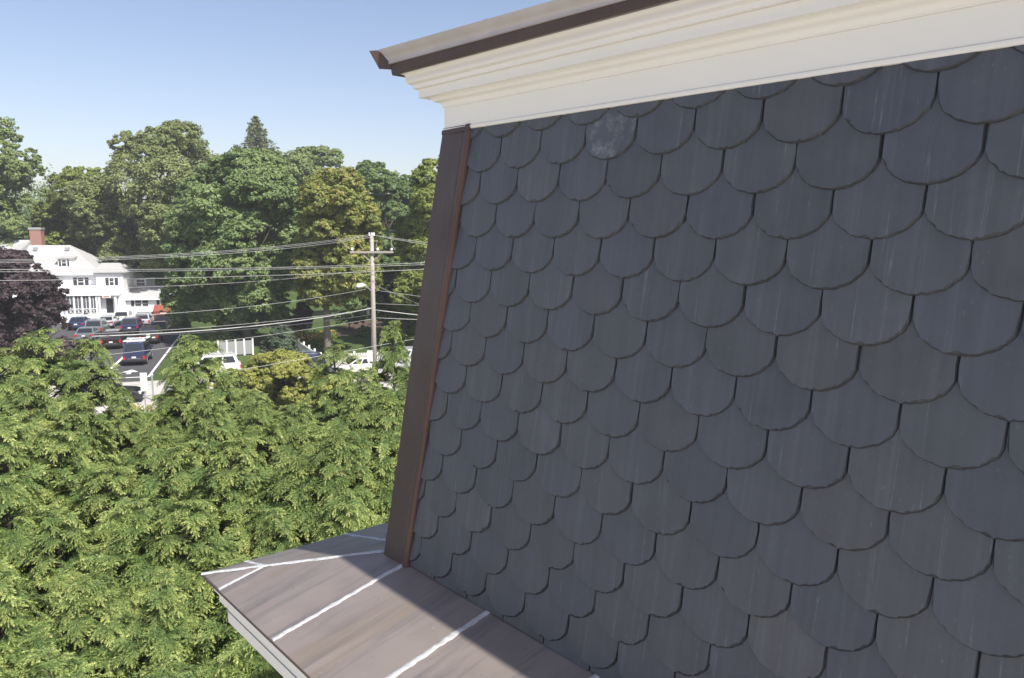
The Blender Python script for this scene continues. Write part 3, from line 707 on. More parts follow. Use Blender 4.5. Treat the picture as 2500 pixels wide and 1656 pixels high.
def hemlock_mesh(seed, H=7.0, RM=2.3, PW=.70):
    rng = np.random.default_rng(seed); rr = random.Random(seed); m = MB(); O_, X_, Z_, SC, TN = [], [], [], [], []
    lean = [rr.uniform(-.2, .2), rr.uniform(-.2, .2)]
    def axis(z): return np.array([lean[0]*(z/H)**2*1.5, lean[1]*(z/H)**2*1.5, z])
    m.tube([tuple(axis(z)) for z in np.linspace(0, H*.96, 8)], [.13*(1-i/8)+.008 for i in range(8)], 6)
    z = .45; az = rr.uniform(0, 6); up0 = np.array([0, 0, 1.])
    while z < H*.985:
        f = z/H; L = (RM*(1-f)**PW*rr.uniform(.55, 1.20) + .10)*(1 + .18*math.sin(az*2+seed) + .15*math.sin(z*2.6+az+seed))
        az += 2.399 + rr.uniform(-.45, .45); dirv = np.array([math.cos(az), math.sin(az), 0.]); side = np.array([-dirv[1], dirv[0], 0.])
        if math.sin(az*3+z*3.1+seed) > .5 and f < .62 and rr.random() < .75: z += .05; continue
        asc = math.tan(R(rr.uniform(8, 30) + 22*f)); nod = rr.uniform(.25, .55); bt = rr.uniform(-.12, .12); bend = rr.uniform(-.12, .12)
        def bp(t): return axis(z) + dirv*L*(t-.06*t**4) + up0*(L*(asc*t*(1-.25*t) - nod*t**4)) + side*(bend*L*t*t)
        def bd(t):
            v = bp(min(1, t+.05))-bp(t-.05); return v/np.linalg.norm(v)
        m.tube([tuple(bp(t)) for t in (0, .35, .7, 1)], [.026*(L/2)+.005, .016*(L/2)+.004, .007, .003], 4, False)
        k = int(3 + 6.0*L)
        for j in range(k):
            t = .20 + .78*(j+rr.uniform(0, .7))/k; p = bp(t); dv = bd(t)
            for sg in (1, -1):
                if rr.random() < .12: continue
                a = R(rr.uniform(28, 62))*sg; x = dv*math.cos(a) + side*math.sin(a) + up0*rr.uniform(-.22, .22); x /= np.linalg.norm(x)
                up = up0*.85 + dirv*rr.uniform(.2, .75) + side*rr.uniform(-.35, .35); up -= x*(up@x); up /= np.linalg.norm(up)
                O_.append(p + up0*rr.uniform(-.03, .05)); X_.append(x); Z_.append(up); SC.append((.20 + .32*L**.5*(1-.5*t))*rr.uniform(.7, 1.25)*(1 if f < .85 else .62)); TN.append(bt + rr.uniform(-.12, .12) + .18*(t-.5))
        x = bd(1.0); up = up0-x*(up0@x) + dirv*.3; up -= x*(up@x); up /= np.linalg.norm(up)
        O_.append(bp(.90)); X_.append(x); Z_.append(up); SC.append(.36*rr.uniform(.8, 1.25)*(1 if f < .85 else .7)); TN.append(bt+.16)
        z += (.050 + .018*f)*(1.3 if RM > 3 else 1)*rr.uniform(.4, 1.6) if f < .8 else .060*rr.uniform(.7, 1.3)
    # nodding leader
    ld = rr.uniform(-.6, 1.0); dirv = np.array([math.cos(ld), math.sin(ld), 0]); p0 = axis(H*.95); pts = [p0 + np.array([0, 0, t*.75]) + dirv*(.45*t**2.4) - np.array([0, 0, .38*t**3]) for t in np.linspace(0, 1, 7)]
    m.tube([tuple(p) for p in pts], [.014, .012, .010, .008, .006, .004, .003], 4)
    for i in range(1, 7):
        for s in range(3):
            a = rr.uniform(0, 6.28); x = np.array([math.cos(a), math.sin(a), rr.uniform(-.2, .5)]); x /= np.linalg.norm(x); up = np.array([0, 0, 1.])-x*x[2]; up /= np.linalg.norm(up)
            O_.append(pts[i]); X_.append(x); Z_.append(up); SC.append(rr.uniform(.14, .26)); TN.append(.15)
    O_, X_, Z_, SC, TN = map(np.array, (O_, X_, Z_, SC, TN))
    # every branchlet carries small twigs left and right along its length
    oo, xx, zz, ss, tt_ = [], [], [], [], []
    Y_ = np.cross(Z_, X_); down = np.array([0, 0, -1.])
    for j in range(len(O_)):
        L = SC[j]; k = max(3, int(round(L/.030))); dr = rr.uniform(.05, .75)
        for i in range(k+1):
            f = (i+.15)/(k+.6) if i < k else .92; sgn = 1 if i % 2 else -1
            a = R(rr.uniform(30, 62))*sgn if i < k else rr.uniform(-.2, .2)
            x = X_[j]*math.cos(a) + Y_[j]*math.sin(a) + down*(dr*f + rr.uniform(-.05, .25)) + Z_[j]*rr.uniform(-.12, .12); x /= np.linalg.norm(x)
            u = Z_[j] + Y_[j]*rr.uniform(-.7, .7) + X_[j]*rr.uniform(-.3, .5); u = u - x*(u@x); u /= np.linalg.norm(u)
            oo.append(O_[j] + X_[j]*L*f + down*(dr*.5*L*f*f)); xx.append(x); zz.append(u); ss.append((.075+.19*L*(1-.35*f))*rr.uniform(.7, 1.35)); tt_.append(TN[j]+rr.uniform(-.08, .08)+.30*(f-.5))
    O_, X_, Z_, SC, TN = map(np.array, (oo, xx, zz, ss, tt_)); Y_ = np.cross(Z_, X_)
    Rm = np.stack([X_, Y_, Z_], 2)*SC[:, None, None]          # columns
    tid = rng.integers(0, 6, len(O_)); P = SPQ.reshape(6, -1, 3)[tid]; V = np.einsum('nij,nmj->nmi', Rm, P) + O_[:, None, :]
    nq = SPQ.shape[1]; n = len(O_)
    tint = np.clip(SPT[None, :]*.62 + .10 + TN[:, None] + rng.normal(size=(n, nq))*.11, 0, 1)
    me = fast_mesh('crown', V.reshape(-1, 3), np.arange(n*nq*3).reshape(-1, 3), LM['hemlock'], tint.ravel())
    tm = bpy.data.meshes.new('trunk'); tm.from_pydata(m.v, [], m.f); tm.materials.append(M['bark'])
    return me, tm
HEM = [hemlock_mesh(201, 7.0, 2.2), hemlock_mesh(202, 7.0, 2.5), hemlock_mesh(203, 7.0, 3.1, .74)]
print('hemlock tris', [len(a.polygons) for a, b in HEM])
def hemlock(x, ytop, d, var, rz, label, spread=1.0):
    p = at(x, ytop, d); e = empty('hemlock_tree', (p.x, p.y, 0), rz, label=label, cat='tree', group='hemlocks screening the street')
    s = p.z/7.35; e.scale = (s*spread, s*spread, s)
    for nm, me in zip(('crown', 'trunk'), HEM[var]): link(bpy.data.objects.new(nm, me), e)
    return e
MASS = 'feathery green hemlock in the dense mass below the copper eave'
hl = [(100, 742, 27, 2, .3, 'tallest hemlock at the far left with its tip over the purple tree', 1.1), (14, 785, 25, 2, 1.2, 'hemlock at the left edge of the photo below the purple tree', 1.15),
      (186, 762, 26, 2, 4.0, 'hemlock with drooping tips just left of the parked blue van', .9), (455, 755, 28, 2, 2.0, 'hemlock with arching tip right of the white street sign', 1.1),
      (788, 780, 28, 2, .9, 'slender tipped hemlock in front of the white sedan', .95), (905, 722, 29, 2, 5.2, 'tall slim hemlock right in front of the utility pole', .62),
      (532, 838, 27, 0, 1.1, 'hemlock hiding the lower half of the white car', 1.1), (600, 890, 26, 1, 2.6, 'hemlock below the yellow green shrub', 1.15), (985, 800, 27, 1, 4.4, 'hemlock half hidden behind the slate building corner', 1.1),
      (400, 838, 26, 0, 3.3, 'hemlock just right of the white street sign post', .95), (672, 918, 25, 1, .4, 'hemlock under the pale kerb gap', 1.1), (262, 898, 25, 0, 2.9, 'hemlock below the black car on the street', .95), (855, 838, 26, 1, 1.9, 'hemlock between the slender tip and the utility pole', 1.0)]
for a in hl: hemlock(*a)
rows = [(21.5, [(-70, 880), (55, 878), (165, 880), (365, 985), (480, 895), (590, 945), (720, 940), (815, 890), (915, 880), (1000, 900)]),
        (17.0, [(-120, 985), (20, 975), (140, 1000), (285, 1030), (420, 1030), (560, 1020), (690, 1030), (810, 1000), (920, 1010), (1020, 1030)]),
        (13.5, [(-170, 1120), (0, 1110), (160, 1130), (320, 1165), (470, 1140), (620, 1145), (770, 1150), (900, 1130), (990, 1130)]),
        (10.8, [(-220, 1285), (-20, 1270), (180, 1300), (370, 1310), (560, 1290), (740, 1300), (880, 1290)]),
        (8.8, [(-300, 1470), (-80, 1450), (150, 1480), (380, 1500), (590, 1490), (760, 1520)])]
for d, xs in ((27, (1120, 1260, 1400)), (21, (1130, 1290)), (16.5, (1140,))):       # the screen goes on behind the building
    for i, x in enumerate(xs): hemlock(x, 830 if d > 25 else 900 if d > 18 else 1030, d, i % 2, i*1.7+d, 'hemlock standing behind the slate building corner, out of direct view', 1.2)
rh = random.Random(8)
for d, tops in rows:
    for (x, y) in tops: hemlock(x+rh.uniform(-18, 18), y+rh.uniform(-45, 22), d*rh.uniform(.95, 1.05), rh.randrange(2), rh.uniform(0, 6.28), MASS, rh.uniform(.90, 1.15)*1.02)

# ------------------------------------------------------------ white house behind the lot
HA = R(11); ha = Vector((math.cos(HA), math.sin(HA), 0)); hb = Vector((-math.sin(HA), math.cos(HA), 0))
H0 = ground(300, 742)                                       # foot of the front wall
def fp(zx, zy, back=0.0):
    """point on the house front plane (notes taken on an enlarged crop) -> (along, height)"""
    r = ray(zx/5.636/K, 550/K + zy/5.636/K); p0 = H0 + hb*back
    t = ((p0 - Vector((0, 0, EYE))) @ hb) / (r @ hb); q = Vector((0, 0, EYE)) + r*t
    return (q-H0) @ ha, q.z
house = empty('white_house', H0, HA, label='white clapboard house with grey hip roof, dormer and dark shutters', cat='house')
hx = lambda zx, zy=700, back=0: fp(zx, zy, back)[0]
hz = lambda zy, zx=1000, back=0: fp(zx, zy, back)[1]
x_l, x_c, x_r = hx(-700), hx(1352), hx(1722)
z_e = hz(662, 1000, 0); z_rg = hz(275, 700, 5.0); x_rg = hx(965, 275, 5.0); z_f1 = hz(905)
# walls
MB().box(x_l, x_c+.02, 0, 10, 0, z_e).build('wall', M['white'], house)
MB().box(x_c, x_r, -.9, 9, 0, hz(660, 1500, -.9)).build('wall', M['white'], house)
# main hip roof
ov = .45; rf = MB(); e0 = z_e
rf.v = [(x_l-ov, -ov, e0), (x_c+ov, -ov, e0), (x_c+ov, 10+ov, e0), (x_l-ov, 10+ov, e0), (x_l+4, 5, z_rg), (x_rg, 5, z_rg)]
rf.f = [(0, 1, 5, 4), (1, 2, 5), (2, 3, 4, 5), (3, 0, 4), (0, 3, 2, 1)]
roof = rf.build('roof', M['roof_shingle'], house)
MB().box(x_l-ov, x_c+ov+.02, -ov-.04, -ov, e0-.22, e0+.02).build('eave_trim', M['white_trim'], roof)
xr2 = hx(440, 212, 6); z2 = hz(203, 300, 6)
m = MB(); m.v = [(x_l-1, 1, e0+.4), (xr2, 2.2, z_rg-.6), (xr2, 6, z2), (x_l-1, 6, z2), (xr2, 9.5, e0+.4), (x_l-1, 9.5, e0+.4)]; m.f = [(0, 1, 2, 3), (3, 2, 4, 5), (1, 4, 2), (0, 3, 5)]
m.build('upper_roof', M['roof_shingle'], roof)
cx0, cx1 = hx(432, 200, 6.2), hx(590, 200, 6.2); cz = hz(62, 500, 6.2)
ch = MB().box(cx0, cx1, 5.7, 6.9, z_rg-1.2, cz).build('chimney', M['brick'], roof)
MB().box(cx0-.08, cx1+.08, 5.62, 6.98, cz, cz+.28).build('chimney_cap', M['metal_grey'], roof)
for zx in (487, 925): 
    a = hx(zx, 320, 3.9); zc = hz(322, zx, 3.9); MB().box(a-.22, a+.22, 3.7, 4.2, zc-.25, zc+.16).build('roof_vent', M['metal_grey'], roof)
# right two-storey block roof and lower wing
z3 = hz(652, 1500, -.9); m = MB(); x3 = x_r+.35
m.v = [(x_c-.3, -1.3, z3), (x3, -1.3, z3), (x3, 9.3, z3), (x_c-.3, 9.3, z3), (x_c-.3, 2.5, z3+1.1), (x3-1.6, 2.5, z3+1.1)]; m.f = [(0, 1, 5, 4), (1, 2, 5), (2, 3, 4, 5), (3, 0, 4), (0, 3, 2, 1)]
m.build('side_roof', M['roof_shingle'], house)
x4 = hx(2420, 1100, -.2); zw = hz(1005, 2000, -.2); zw2 = hz(832, 2000, 3)
MB().box(x_r-.1, x4, -.2, 7, 0, zw).build('wing_wall', M['white'], house)
m = MB(); m.v = [(x_r-.1, -.6, zw-.02), (x4+.4, -.6, zw-.02), (x4+.4, 7.4, zw-.02), (x_r-.1, 7.4, zw-.02), (x_r-.1, 3.3, zw2), (x4-1, 3.3, zw2)]; m.f = [(0, 1, 5, 4), (1, 2, 5), (2, 3, 4, 5), (3, 0, 4), (0, 3, 2, 1)]
m.build('wing_roof', M['roof_shingle'], house)
MB().box(x_r-.1, x4+.4, -.66, -.6, zw-.2, zw+.02).build('wing_eave', M['white_trim'], house)
MB().box(x_r-.2, hx(2010, 800, 3.5), 3.5, 8, zw, hz(735, 1900, 3.5)).build('upper_wing_wall', M['white'], house)
# porch
xp0, xp1 = hx(770, 1000, -2), hx(1640, 1000, -2); zp0, zp1 = hz(955, 1200, -2), hz(842, 1200, -2)
po = MB().box(xp0, xp1, -2.0, -.01, zp0, zp1).build('porch_roof', M['white_trim'], house)
MB().box(xp0-.12, xp1+.12, -2.15, -1.98, zp0-.14, zp0+.06).build('porch_cornice', M['white_trim'], po)
MB().box(xp0, xp1, -2.1, -.02, 0, hz(1232, 1200, -2)).build('porch_base', M['white'], house)
zpb, zps = hz(1228, 1200, -2), hz(1150, 1200, -2)
for zx in (905, 1020, 1130, 1238, 1330, 1368, 1592):
    a = hx(zx, 1100, -2); MB().box(a-.10, a+.10, -2.0, -1.8, zpb, zp0-.1).build('porch_post', M['white_trim'], house)
for zx0, zx1 in ((928, 1010), (1034, 1122), (1146, 1230), (1252, 1322)):
    a, b = hx(zx0, 1100, -1.9), hx(zx1, 1100, -1.9)
    wn = MB().box(a, b, -1.9, -1.84, zps, zp0-.12).build('porch_window', M['screen_grey'], house)
    MB().box((a+b)/2-.03, (a+b)/2+.03, -1.93, -1.905, zps, zp0-.12).build('muntin', M['white_trim'], wn)
    rl = MB().box(a, b, -1.97, -1.91, zps-.06, zps+.02); rl.box(a, b, -1.97, -1.91, zpb, zpb+.06)
    w_ = b-a
    for (p, q) in (((a, zpb), (b, zps)), ((b, zpb), (a, zps))): rl.tube([(p[0], -1.94, p[1]), (q[0], -1.94, q[1])], .025, 4)
    rl.tube([(a+w_/2, -1.94, zpb), (a+w_/2, -1.94, zps)], .025, 4); rl.build('porch_rail', M['white_trim'], house)
    MB().box(a, b, -1.86, -1.80, zpb, zps).build('porch_panel', M['screen_grey'], house)
MB().box(xp0, xp1-.1, -1.2, -1.1, 0, zp0).build('porch_back_wall', M['white'], house)
def window(zx0, zx1, zy0, zy1, back, shut=0, y=None, grid=1, nm='window'):
    a, b = hx(zx0, zy0, back), hx(zx1, zy0, back); z1, z0 = hz(zy0, zx0, back), hz(zy1, zx0, back); y = back if y is None else y
    f = MB().box(a-.09, b+.09, y-.07, y-.005, z0-.09, z1+.09).build(nm, M['white_trim'], house)
    h = (z0+z1)/2
    for q0, q1 in ((z0, h-.04), (h+.04, z1)): MB().box(a, b, y-.085, y-.073, q0, q1).build('pane', M['glass_dark'], f)
    if shut:
        for s0, s1 in ((a-.14-shut, a-.14), (b+.14, b+.14+shut)): MB().box(s0, s1, y-.05, y-.004, z0-.03, z1+.03).build('shutter', M['shutter'], f)
window(1072, 1150, 728, 832, 0, .42); window(1508, 1562, 728, 828, -.9, .36)
window(1860, 1942, 1034, 1112, -.2, .36); window(1960, 2040, 1034, 1112, -.2); window(2210, 2290, 1034, 1108, -.2, .36); window(1882, 1990, 750, 828, 3.5)
# dormer
d0, d1 = hx(795, 500, .9), hx(985, 500, .9); dz0, dz1 = hz(625, 880, .9), hz(462, 880, .9)
dm = MB().box(d0, d1, .9, 4.2, dz0-.3, dz1).build('dormer', M['white_trim'], house)
MB().hexa([(d0-.18, .7, dz1), (d1+.18, .7, dz1), (d1+.18, 4.6, dz1+.05), (d0-.18, 4.6, dz1+.05), (d0-.18, .7, dz1+.1), (d1+.18, .7, dz1+.1), (d1+.18, 4.6, dz1+.5), (d0-.18, 4.6, dz1+.5)]).build('dormer_roof', M['roof_shingle'], dm)
window(850, 908, 474, 562, .9, .20)
# door and sign board
a, b = hx(1466, 1100, -1.2), hx(1558, 1100, -1.2); zd0, zd1 = hz(1205, 1500, -1.2), hz(1010, 1500, -1.2)
dr = MB().box(a, b, -1.27, -1.203, zd0, zd1).build('front_door', M['door_dark'], house)
MB().tube([(a+.12, -1.33, (zd0+zd1)/2-.12), (a+.12, -1.33, (zd0+zd1)/2+.12)], .025, 5).build('handle', M['chrome'], dr)
a, b = hx(1408, 980, -2.2), hx(1522, 980, -2.2); sg = MB().box(a, b, -2.23, -2.17, hz(1000, 1450, -2.2), hz(966, 1450, -2.2)).build('sign_board', M['white_trim'], house)
MB().box(a+.12, b-.12, -2.245, -2.235, hz(991, 1450, -2.2), hz(976, 1450, -2.2)).build('sign_lettering', M['sign_red'], sg)
MB().box(hx(1380, 1240, -2.6), hx(1640, 1240, -2.6), -3.0, -2.12, 0, .35).build('step', M['kerb'], house)
# red container
rc = ground(384, 752); r0 = empty('red_container', rc, LA, label='faded red steel container with sloped lid at the end of the lot', cat='container')
MB().hexa([(-1.15, -.8, .15), (1.15, -.8, .15), (1.15, .9, .15), (-1.15, .9, .15), (-1.25, -.95, 1.75), (1.25, -.95, 1.75), (1.25, 1.0, 2.35), (-1.25, 1.0, 2.35)]).build('bin', M['container_red'], r0)
MB().hexa([(-1.3, -1.0, 1.76), (1.3, -1.0, 1.76), (1.3, 1.05, 2.36), (-1.3, 1.05, 2.36), (-1.3, -1.0, 1.84), (1.3, -1.0, 1.84), (1.3, 1.05, 2.44), (-1.3, 1.05, 2.44)]).build('lid', M['container_red'], r0)
for z in (.55, 1.25): MB().box(-1.27, 1.27, -1.03, -.93, z, z+.12).build('rib', M['container_red'], r0)
for s in (-.9, .9): MB().box(s-.12, s+.12, -.7, .7, 0, .16).build('skid', M['plastic_black'], r0)
MB().box(-.5, .2, -.945, -.925, 1.40, 1.62).build('sticker', M['plate'], r0)

# ------------------------------------------------------------ cars
def loft(stations, mat, name, parent, bevel=.05):
    """stations: list of (x, [(y,z) half section from bottom centre to top centre])"""
    m = MB(); k = len(stations[0][1])*2
    for x, sec in stations:
        m.v += [(x, y, z) for y, z in sec] + [(x, -y, z) for y, z in reversed(sec)]
    for i in range(len(stations)-1):
        for j in range(k): m.f.append((i*k+j, i*k+(j+1) % k, (i+1)*k+(j+1) % k, (i+1)*k+j))
    m.f.append(tuple(range(k))[::-1]); m.f.append(tuple((len(stations)-1)*k+j for j in range(k)))
    o = m.build(name, mat, parent, True)
    e = o.modifiers.new('split', 'EDGE_SPLIT'); e.split_angle = R(40); return o
CARS = {  # length, half width, belt, roof, x of: rear glass bottom/top, windscreen top/bottom, bonnet height, front height
    'suv':   dict(L=4.6, w=.93, belt=1.05, roof=1.72, rb=.10, rt=.42, wt=2.75, wb=3.45, hood=1.06, nose=.92, boot=None),
    'sedan': dict(L=4.7, w=.89, belt=.96, roof=1.42, rb=.62, rt=1.30, wt=2.55, wb=3.35, hood=.95, nose=.80, boot=.98),
    'van':   dict(L=4.5, w=.90, belt=1.12, roof=1.95, rb=.05, rt=.22, wt=2.95, wb=3.60, hood=1.12, nose=.98, boot=None)}
def make_car(kind, col, rack=False, spare=False):
    c = CARS[kind]; w, bl, rf_, L = c['w'], c['belt'], c['roof'], c['L']; root = empty('parked_car')
    P = paint(col)
    def sec(x, top, wd=1.0, zb=.26): 
        ww = w*wd; return (x, [(.0, zb), (ww*.86, zb), (ww*.97, zb+.16), (ww, .62), (ww*.985, top-.16), (ww*.93, top-.03), (0, top)])
    tr = bl if c['boot'] is None else c['boot']
    st = [sec(.0, tr-.10, .90, .34), sec(.10, tr-.01, .97), sec(.5, tr, 1.0), sec(L*.5, bl, 1.0), sec(c['wb']+.05, bl, 1.0), sec(L-.55, c['hood']-.05, .985), sec(L-.18, c['nose']-.02, .93), sec(L, c['nose']-.20, .80, .36)]
    loft(st, P, 'body', root)
    def g(x0, x1, y0, y1): return None
    rw = w*.80; bw = w*.945
    cab = MB(); z0 = bl-.03
    bot = [(c['rb'], bw), (c['wb'], bw)]; top = [(c['rt'], rw), (c['wt'], rw)]
    p = [(c['rb'], -bw, z0), (c['wb'], -bw, z0), (c['wb'], bw, z0), (c['rb'], bw, z0), (c['rt'], -rw, rf_-.05), (c['wt'], -rw, rf_-.05), (c['wt'], rw, rf_-.05), (c['rt'], rw, rf_-.05)]
    cab.hexa(p); q = [(c['rt']+.18, -rw*.86, rf_), (c['wt']-.22, -rw*.86, rf_), (c['wt']-.22, rw*.86, rf_), (c['rt']+.18, rw*.86, rf_)]
    n = len(cab.v); cab.v += q; cab.f = [f for f in cab.f if f != (4, 5, 6, 7)]
    cab.f += [(4, 5, n+1, n), (5, 6, n+2, n+1), (6, 7, n+3, n+2), (7, 4, n, n+3), (n, n+1, n+2, n+3)]
    cab.build('cabin', P, root)
    def lerp(a, b, t): return tuple(a[i]+(b[i]-a[i])*t for i in range(3))
    def glass(name, A, Bp, C, D, off, m0=.08, t0=.10, t1=.92):
        A, Bp, C, D = [Vector(v) for v in (A, Bp, C, D)]
        def uv(u, v): return (A.lerp(Bp, u)).lerp(D.lerp(C, u), v) + Vector(off)
        n_ = Vector(off)
        pts = [uv(m0, t0), uv(1-m0, t0), uv(1-m0*1.3, t1), uv(m0*1.3, t1)]
        m = MB(); m.hexa([q - n_*1.6 for q in pts] + pts) ; return m.build(name, M['car_glass'], root)
    glass('rear_window', p[3], p[0], p[4], p[7], (-.012, 0, .006), .07); glass('windscreen', p[1], p[2], p[6], p[5], (.012, 0, .008), .06)
    for s in (0, 1):
        A, Bq, Cq, Dq = (p[0], p[1], p[5], p[4]) if s == 0 else (p[2], p[3], p[7], p[6])
        for u0, u1 in (((.07, .34), (.38, .60), (.63, .93))):
            va, vb, vc, vd = lerp(A, Bq, u0), lerp(A, Bq, u1), lerp(Dq, Cq, u1), lerp(Dq, Cq, u0)
            glass('side_window', va, vb, vc, vd, (0, -.012 if s == 0 else .012, .003), .02, .14, .90)
    for x in (.82, L-.86):
        for s in (-1, 1):
            tm = MB(); y0 = s*(w-.20); tm.tube([(x, s*(w-.19), .335), (x, s*(w+.012), .335)], .335, 18)
            wh = tm.build('wheel', M['tyre'], root); MB().tube([(x, s*(w+.005), .335), (x, s*(w+.026), .335)], .215, 14).build('rim', M['chrome'], wh)
    for s in (-1, 1):
        zt = bl-.12 if kind != 'van' else bl-.30; hh = .16 if kind == 'sedan' else .27
        m = MB(); yy = sorted((s*w*.62 if kind == 'sedan' else s*w*.76, s*w*.955)); m.box(-.035, .16, yy[0], yy[1], zt-hh, zt); m.build('tail_light', M['lamp_red'], root)
        yy = sorted((s*w*.50, s*w*.86)); MB().box(L-.22, L-.03, yy[0], yy[1], .60, .76).build('headlight', M['lamp_clear'], root)
        yy = sorted((s*(w-.02), s*(w+.16))); MB().box(c['wb']-.35, c['wb']-.18, yy[0], yy[1], bl-.02, bl+.14).build('mirror', P, root)
    MB().box(-.10, .22, -w*.93, w*.93, .36, .56).build('bumper', M['plastic_black'] if kind != 'sedan' else P, root, bevel=.03)
    MB().box(L-.20, L+.06, -w*.86, w*.86, .34, .54).build('bumper', M['plastic_black'] if kind != 'sedan' else P, root, bevel=.03)
    MB().box(-.055, -.03, -.16 if not spare else -.62, .16 if not spare else -.30, .66, .80).build('licence_plate', M['plate'], root)
    MB().box(-.012, .02, -w*.55, w*.55, .60, .63).build('trim_strip', M['chrome'], root)
    if spare: MB().tube([(-.20, 0, .92), (-.02, 0, .92)], .33, 18).build('spare_wheel', M['tyre'], root); MB().tube([(-.215, 0, .92), (-.195, 0, .92)], .20, 14).build('spare_cover', M['plate'], root)
    if kind == 'suv' and not rack:
        for s in (-1, 1): MB().tube([(c['rt']+.2, s*rw*.86, rf_+.05), (c['wt']-.3, s*rw*.86, rf_+.05)], .022, 5).build('roof_rail', M['chrome'], root)
    if rack:
        for x in (.35, .95, 2.3): MB().box(x, x+.10, -rw*1.15, rw*1.15, rf_+.08, rf_+.16).build('rack_bar', M['ceramic'], root)
        for s in (-1, 1): MB().box(.4, 2.4, s*rw*.7-.03, s*rw*.7+.03, rf_-.01, rf_+.09).build('rack_foot', M['ceramic'], root)
    return root
def place(o, px, py, heading, label, cat='car', group=None):
    p = ground(px, py); o.location = (p.x, p.y, .016); o.rotation_euler = (0, 0, heading); tag(o, label, cat, group); return o
def z4(x, y): return ((150+x/6.03)/K, (740+y/6.03)/K)
HL = LA + R(90); GC = 'cars parked in the lot'
NAVY, BLACK, MAROON, GREY, WHITE, SILVER, BLUE, DKG = (.022, .030, .085), (.012, .013, .016), (.020, .008, .010), (.13, .15, .17), (.72, .72, .71), (.42, .44, .46), (.02, .04, .11), (.035, .045, .05)
lotcars = [('van', NAVY, 1075, 930, 'navy blue van with white roof rack nearest the street in the lot', True, False),
    ('suv', MAROON, 735, 690, 'maroon sport utility vehicle parked left of the navy van', False, False),
    ('suv', BLACK, 1290, 618, 'black sport utility vehicle with spare wheel on its tailgate', False, True),
    ('sedan', DKG, 1425, 490, 'dark sedan behind the vehicle with the spare wheel', False, False),
    ('suv', BLACK, 1490, 405, 'black vehicle last in the right hand row beside the red container', False, False),
    ('suv', NAVY, 1005, 465, 'dark blue sport utility vehicle in the middle of the lot', False, False),
    ('suv', GREY, 475, 495, 'slate grey sport utility vehicle beside the purple tree', False, False),
    ('sedan', SILVER, 640, 385, 'silver blue car behind the slate grey vehicle', False, False),
    ('sedan', GREY, 330, 590, 'grey sedan half hidden under the purple tree', False, False),
    ('sedan', BLUE, 215, 410, 'blue car at the left end showing only its tail', False, False),
    ('suv', WHITE, 425, 300, 'white sport utility vehicle in front of the porch windows', False, False),
    ('suv', WHITE, 885, 335, 'white sport utility vehicle in front of the dark front door', False, False),
    ('suv', SILVER, 1185, 375, 'silver sport utility vehicle in front of the house wing', False, False),
    ('sedan', WHITE, 1335, 300, 'white car furthest back beside the house wing', False, False)]
protos = {}
for kind, col, x, y, lab, rack, spare in lotcars:
    o = make_car(kind, col, rack, spare); o.name = 'parked_van' if kind == 'van' else 'parked_car'
    place(o, *z4(x, y), HL + rs.uniform(-.03, .03), lab, 'van' if kind == 'van' else 'car', GC)
RD = R(21)
o = make_car('sedan', BLACK); o.name = 'moving_car'; place(o, 150, 937, RD-R(4), 'black car on the street showing its bonnet beside the hemlock')
o = make_car('suv', NAVY); o.name = 'moving_car'; place(o, 754, 864, RD+R(180), 'dark blue car on the street behind the yellow green shrub')
o = make_car('sedan', (.70, .68, .62)); o.name = 'moving_car'; place(o, 898, 862, RD+R(180), 'cream white sedan on the street behind the utility pole')
o = make_car('suv', WHITE); o.name = 'moving_car'; place(o, 558, 866, RD+R(180), 'white car glimpsed behind the hemlock left of the shrub')
o = make_car('suv', SILVER); o.name = 'moving_car'; place(o, 1000, 850, RD+R(180), 'vehicle on the street cut off by the slate building corner')

# ------------------------------------------------------------ utility pole and wires
PD = 55.0; pb = at(866, 880, PD); pole = empty('utility_pole', (pb.x, pb.y, 0), label='weathered wooden utility pole with crossarm and street lamp', cat='pole')
ptop = at(859, 541, PD); tx = ptop.x - pb.x; PH = ptop.z
def pz(y): return at(860, y, PD).z
def pxx(z): return tx*z/PH
MB().tube([(0, 0, 0), (tx*.5, 0, PH*.5), (tx, 0, PH)], [.19, .165, .13], 10).build('shaft', M['pole_wood'], pole, True)
za = pz(583); xa0, xa1 = (812-861)*mpp(PD), (911-861)*mpp(PD); xc = pxx(za)
arm = MB().box(xc+xa0, xc+xa1, -.26, -.15, za-.07, za+.07).build('crossarm', M['pole_wood'], pole)
for x in (xa0+.15, .42, xa1-.12):
    MB().tube([(xc+x, -.20, za+.07), (xc+x, -.20, za+.14), (xc+x, -.20, za+.16), (xc+x, -.20, za+.30)], [.03, .03, .09, .06], 8).build('insulator', M['ceramic'], arm)
for s in (-1, 1): MB().tube([(xc+s*.75, -.16, za-.06), (xc+s*.12, -.16, za-.62)], .025, 5).build('brace', M['metal_grey'], arm)
for s in (-.16, .02, .16): MB().tube([(tx+s, -.02, PH-.12), (tx+s, -.02, PH+.10)], [.07, .05], 8).build('insulator', M['ceramic'], pole)
for x0, x1 in ((xa0+.0-.55, xa0+.1), (.42, .55), (xa1-.12, xa1+.15)):
    MB().tube([(xc+x0, -.2, za+.85), (xc+(x0+x1)/2-.12, -.2, za+.45), (xc+x1, -.2, za+.15)], .018, 4).build('jumper_wire', M['wire'], pole)
zl = pz(660); MB().tube([(pxx(zl)-.1, -.1, pz(672)), (pxx(zl)-.3, -.35, pz(664)), (pxx(zl)-.55, -.6, zl)], .035, 6).build('lamp_arm', M['metal_grey'], pole)
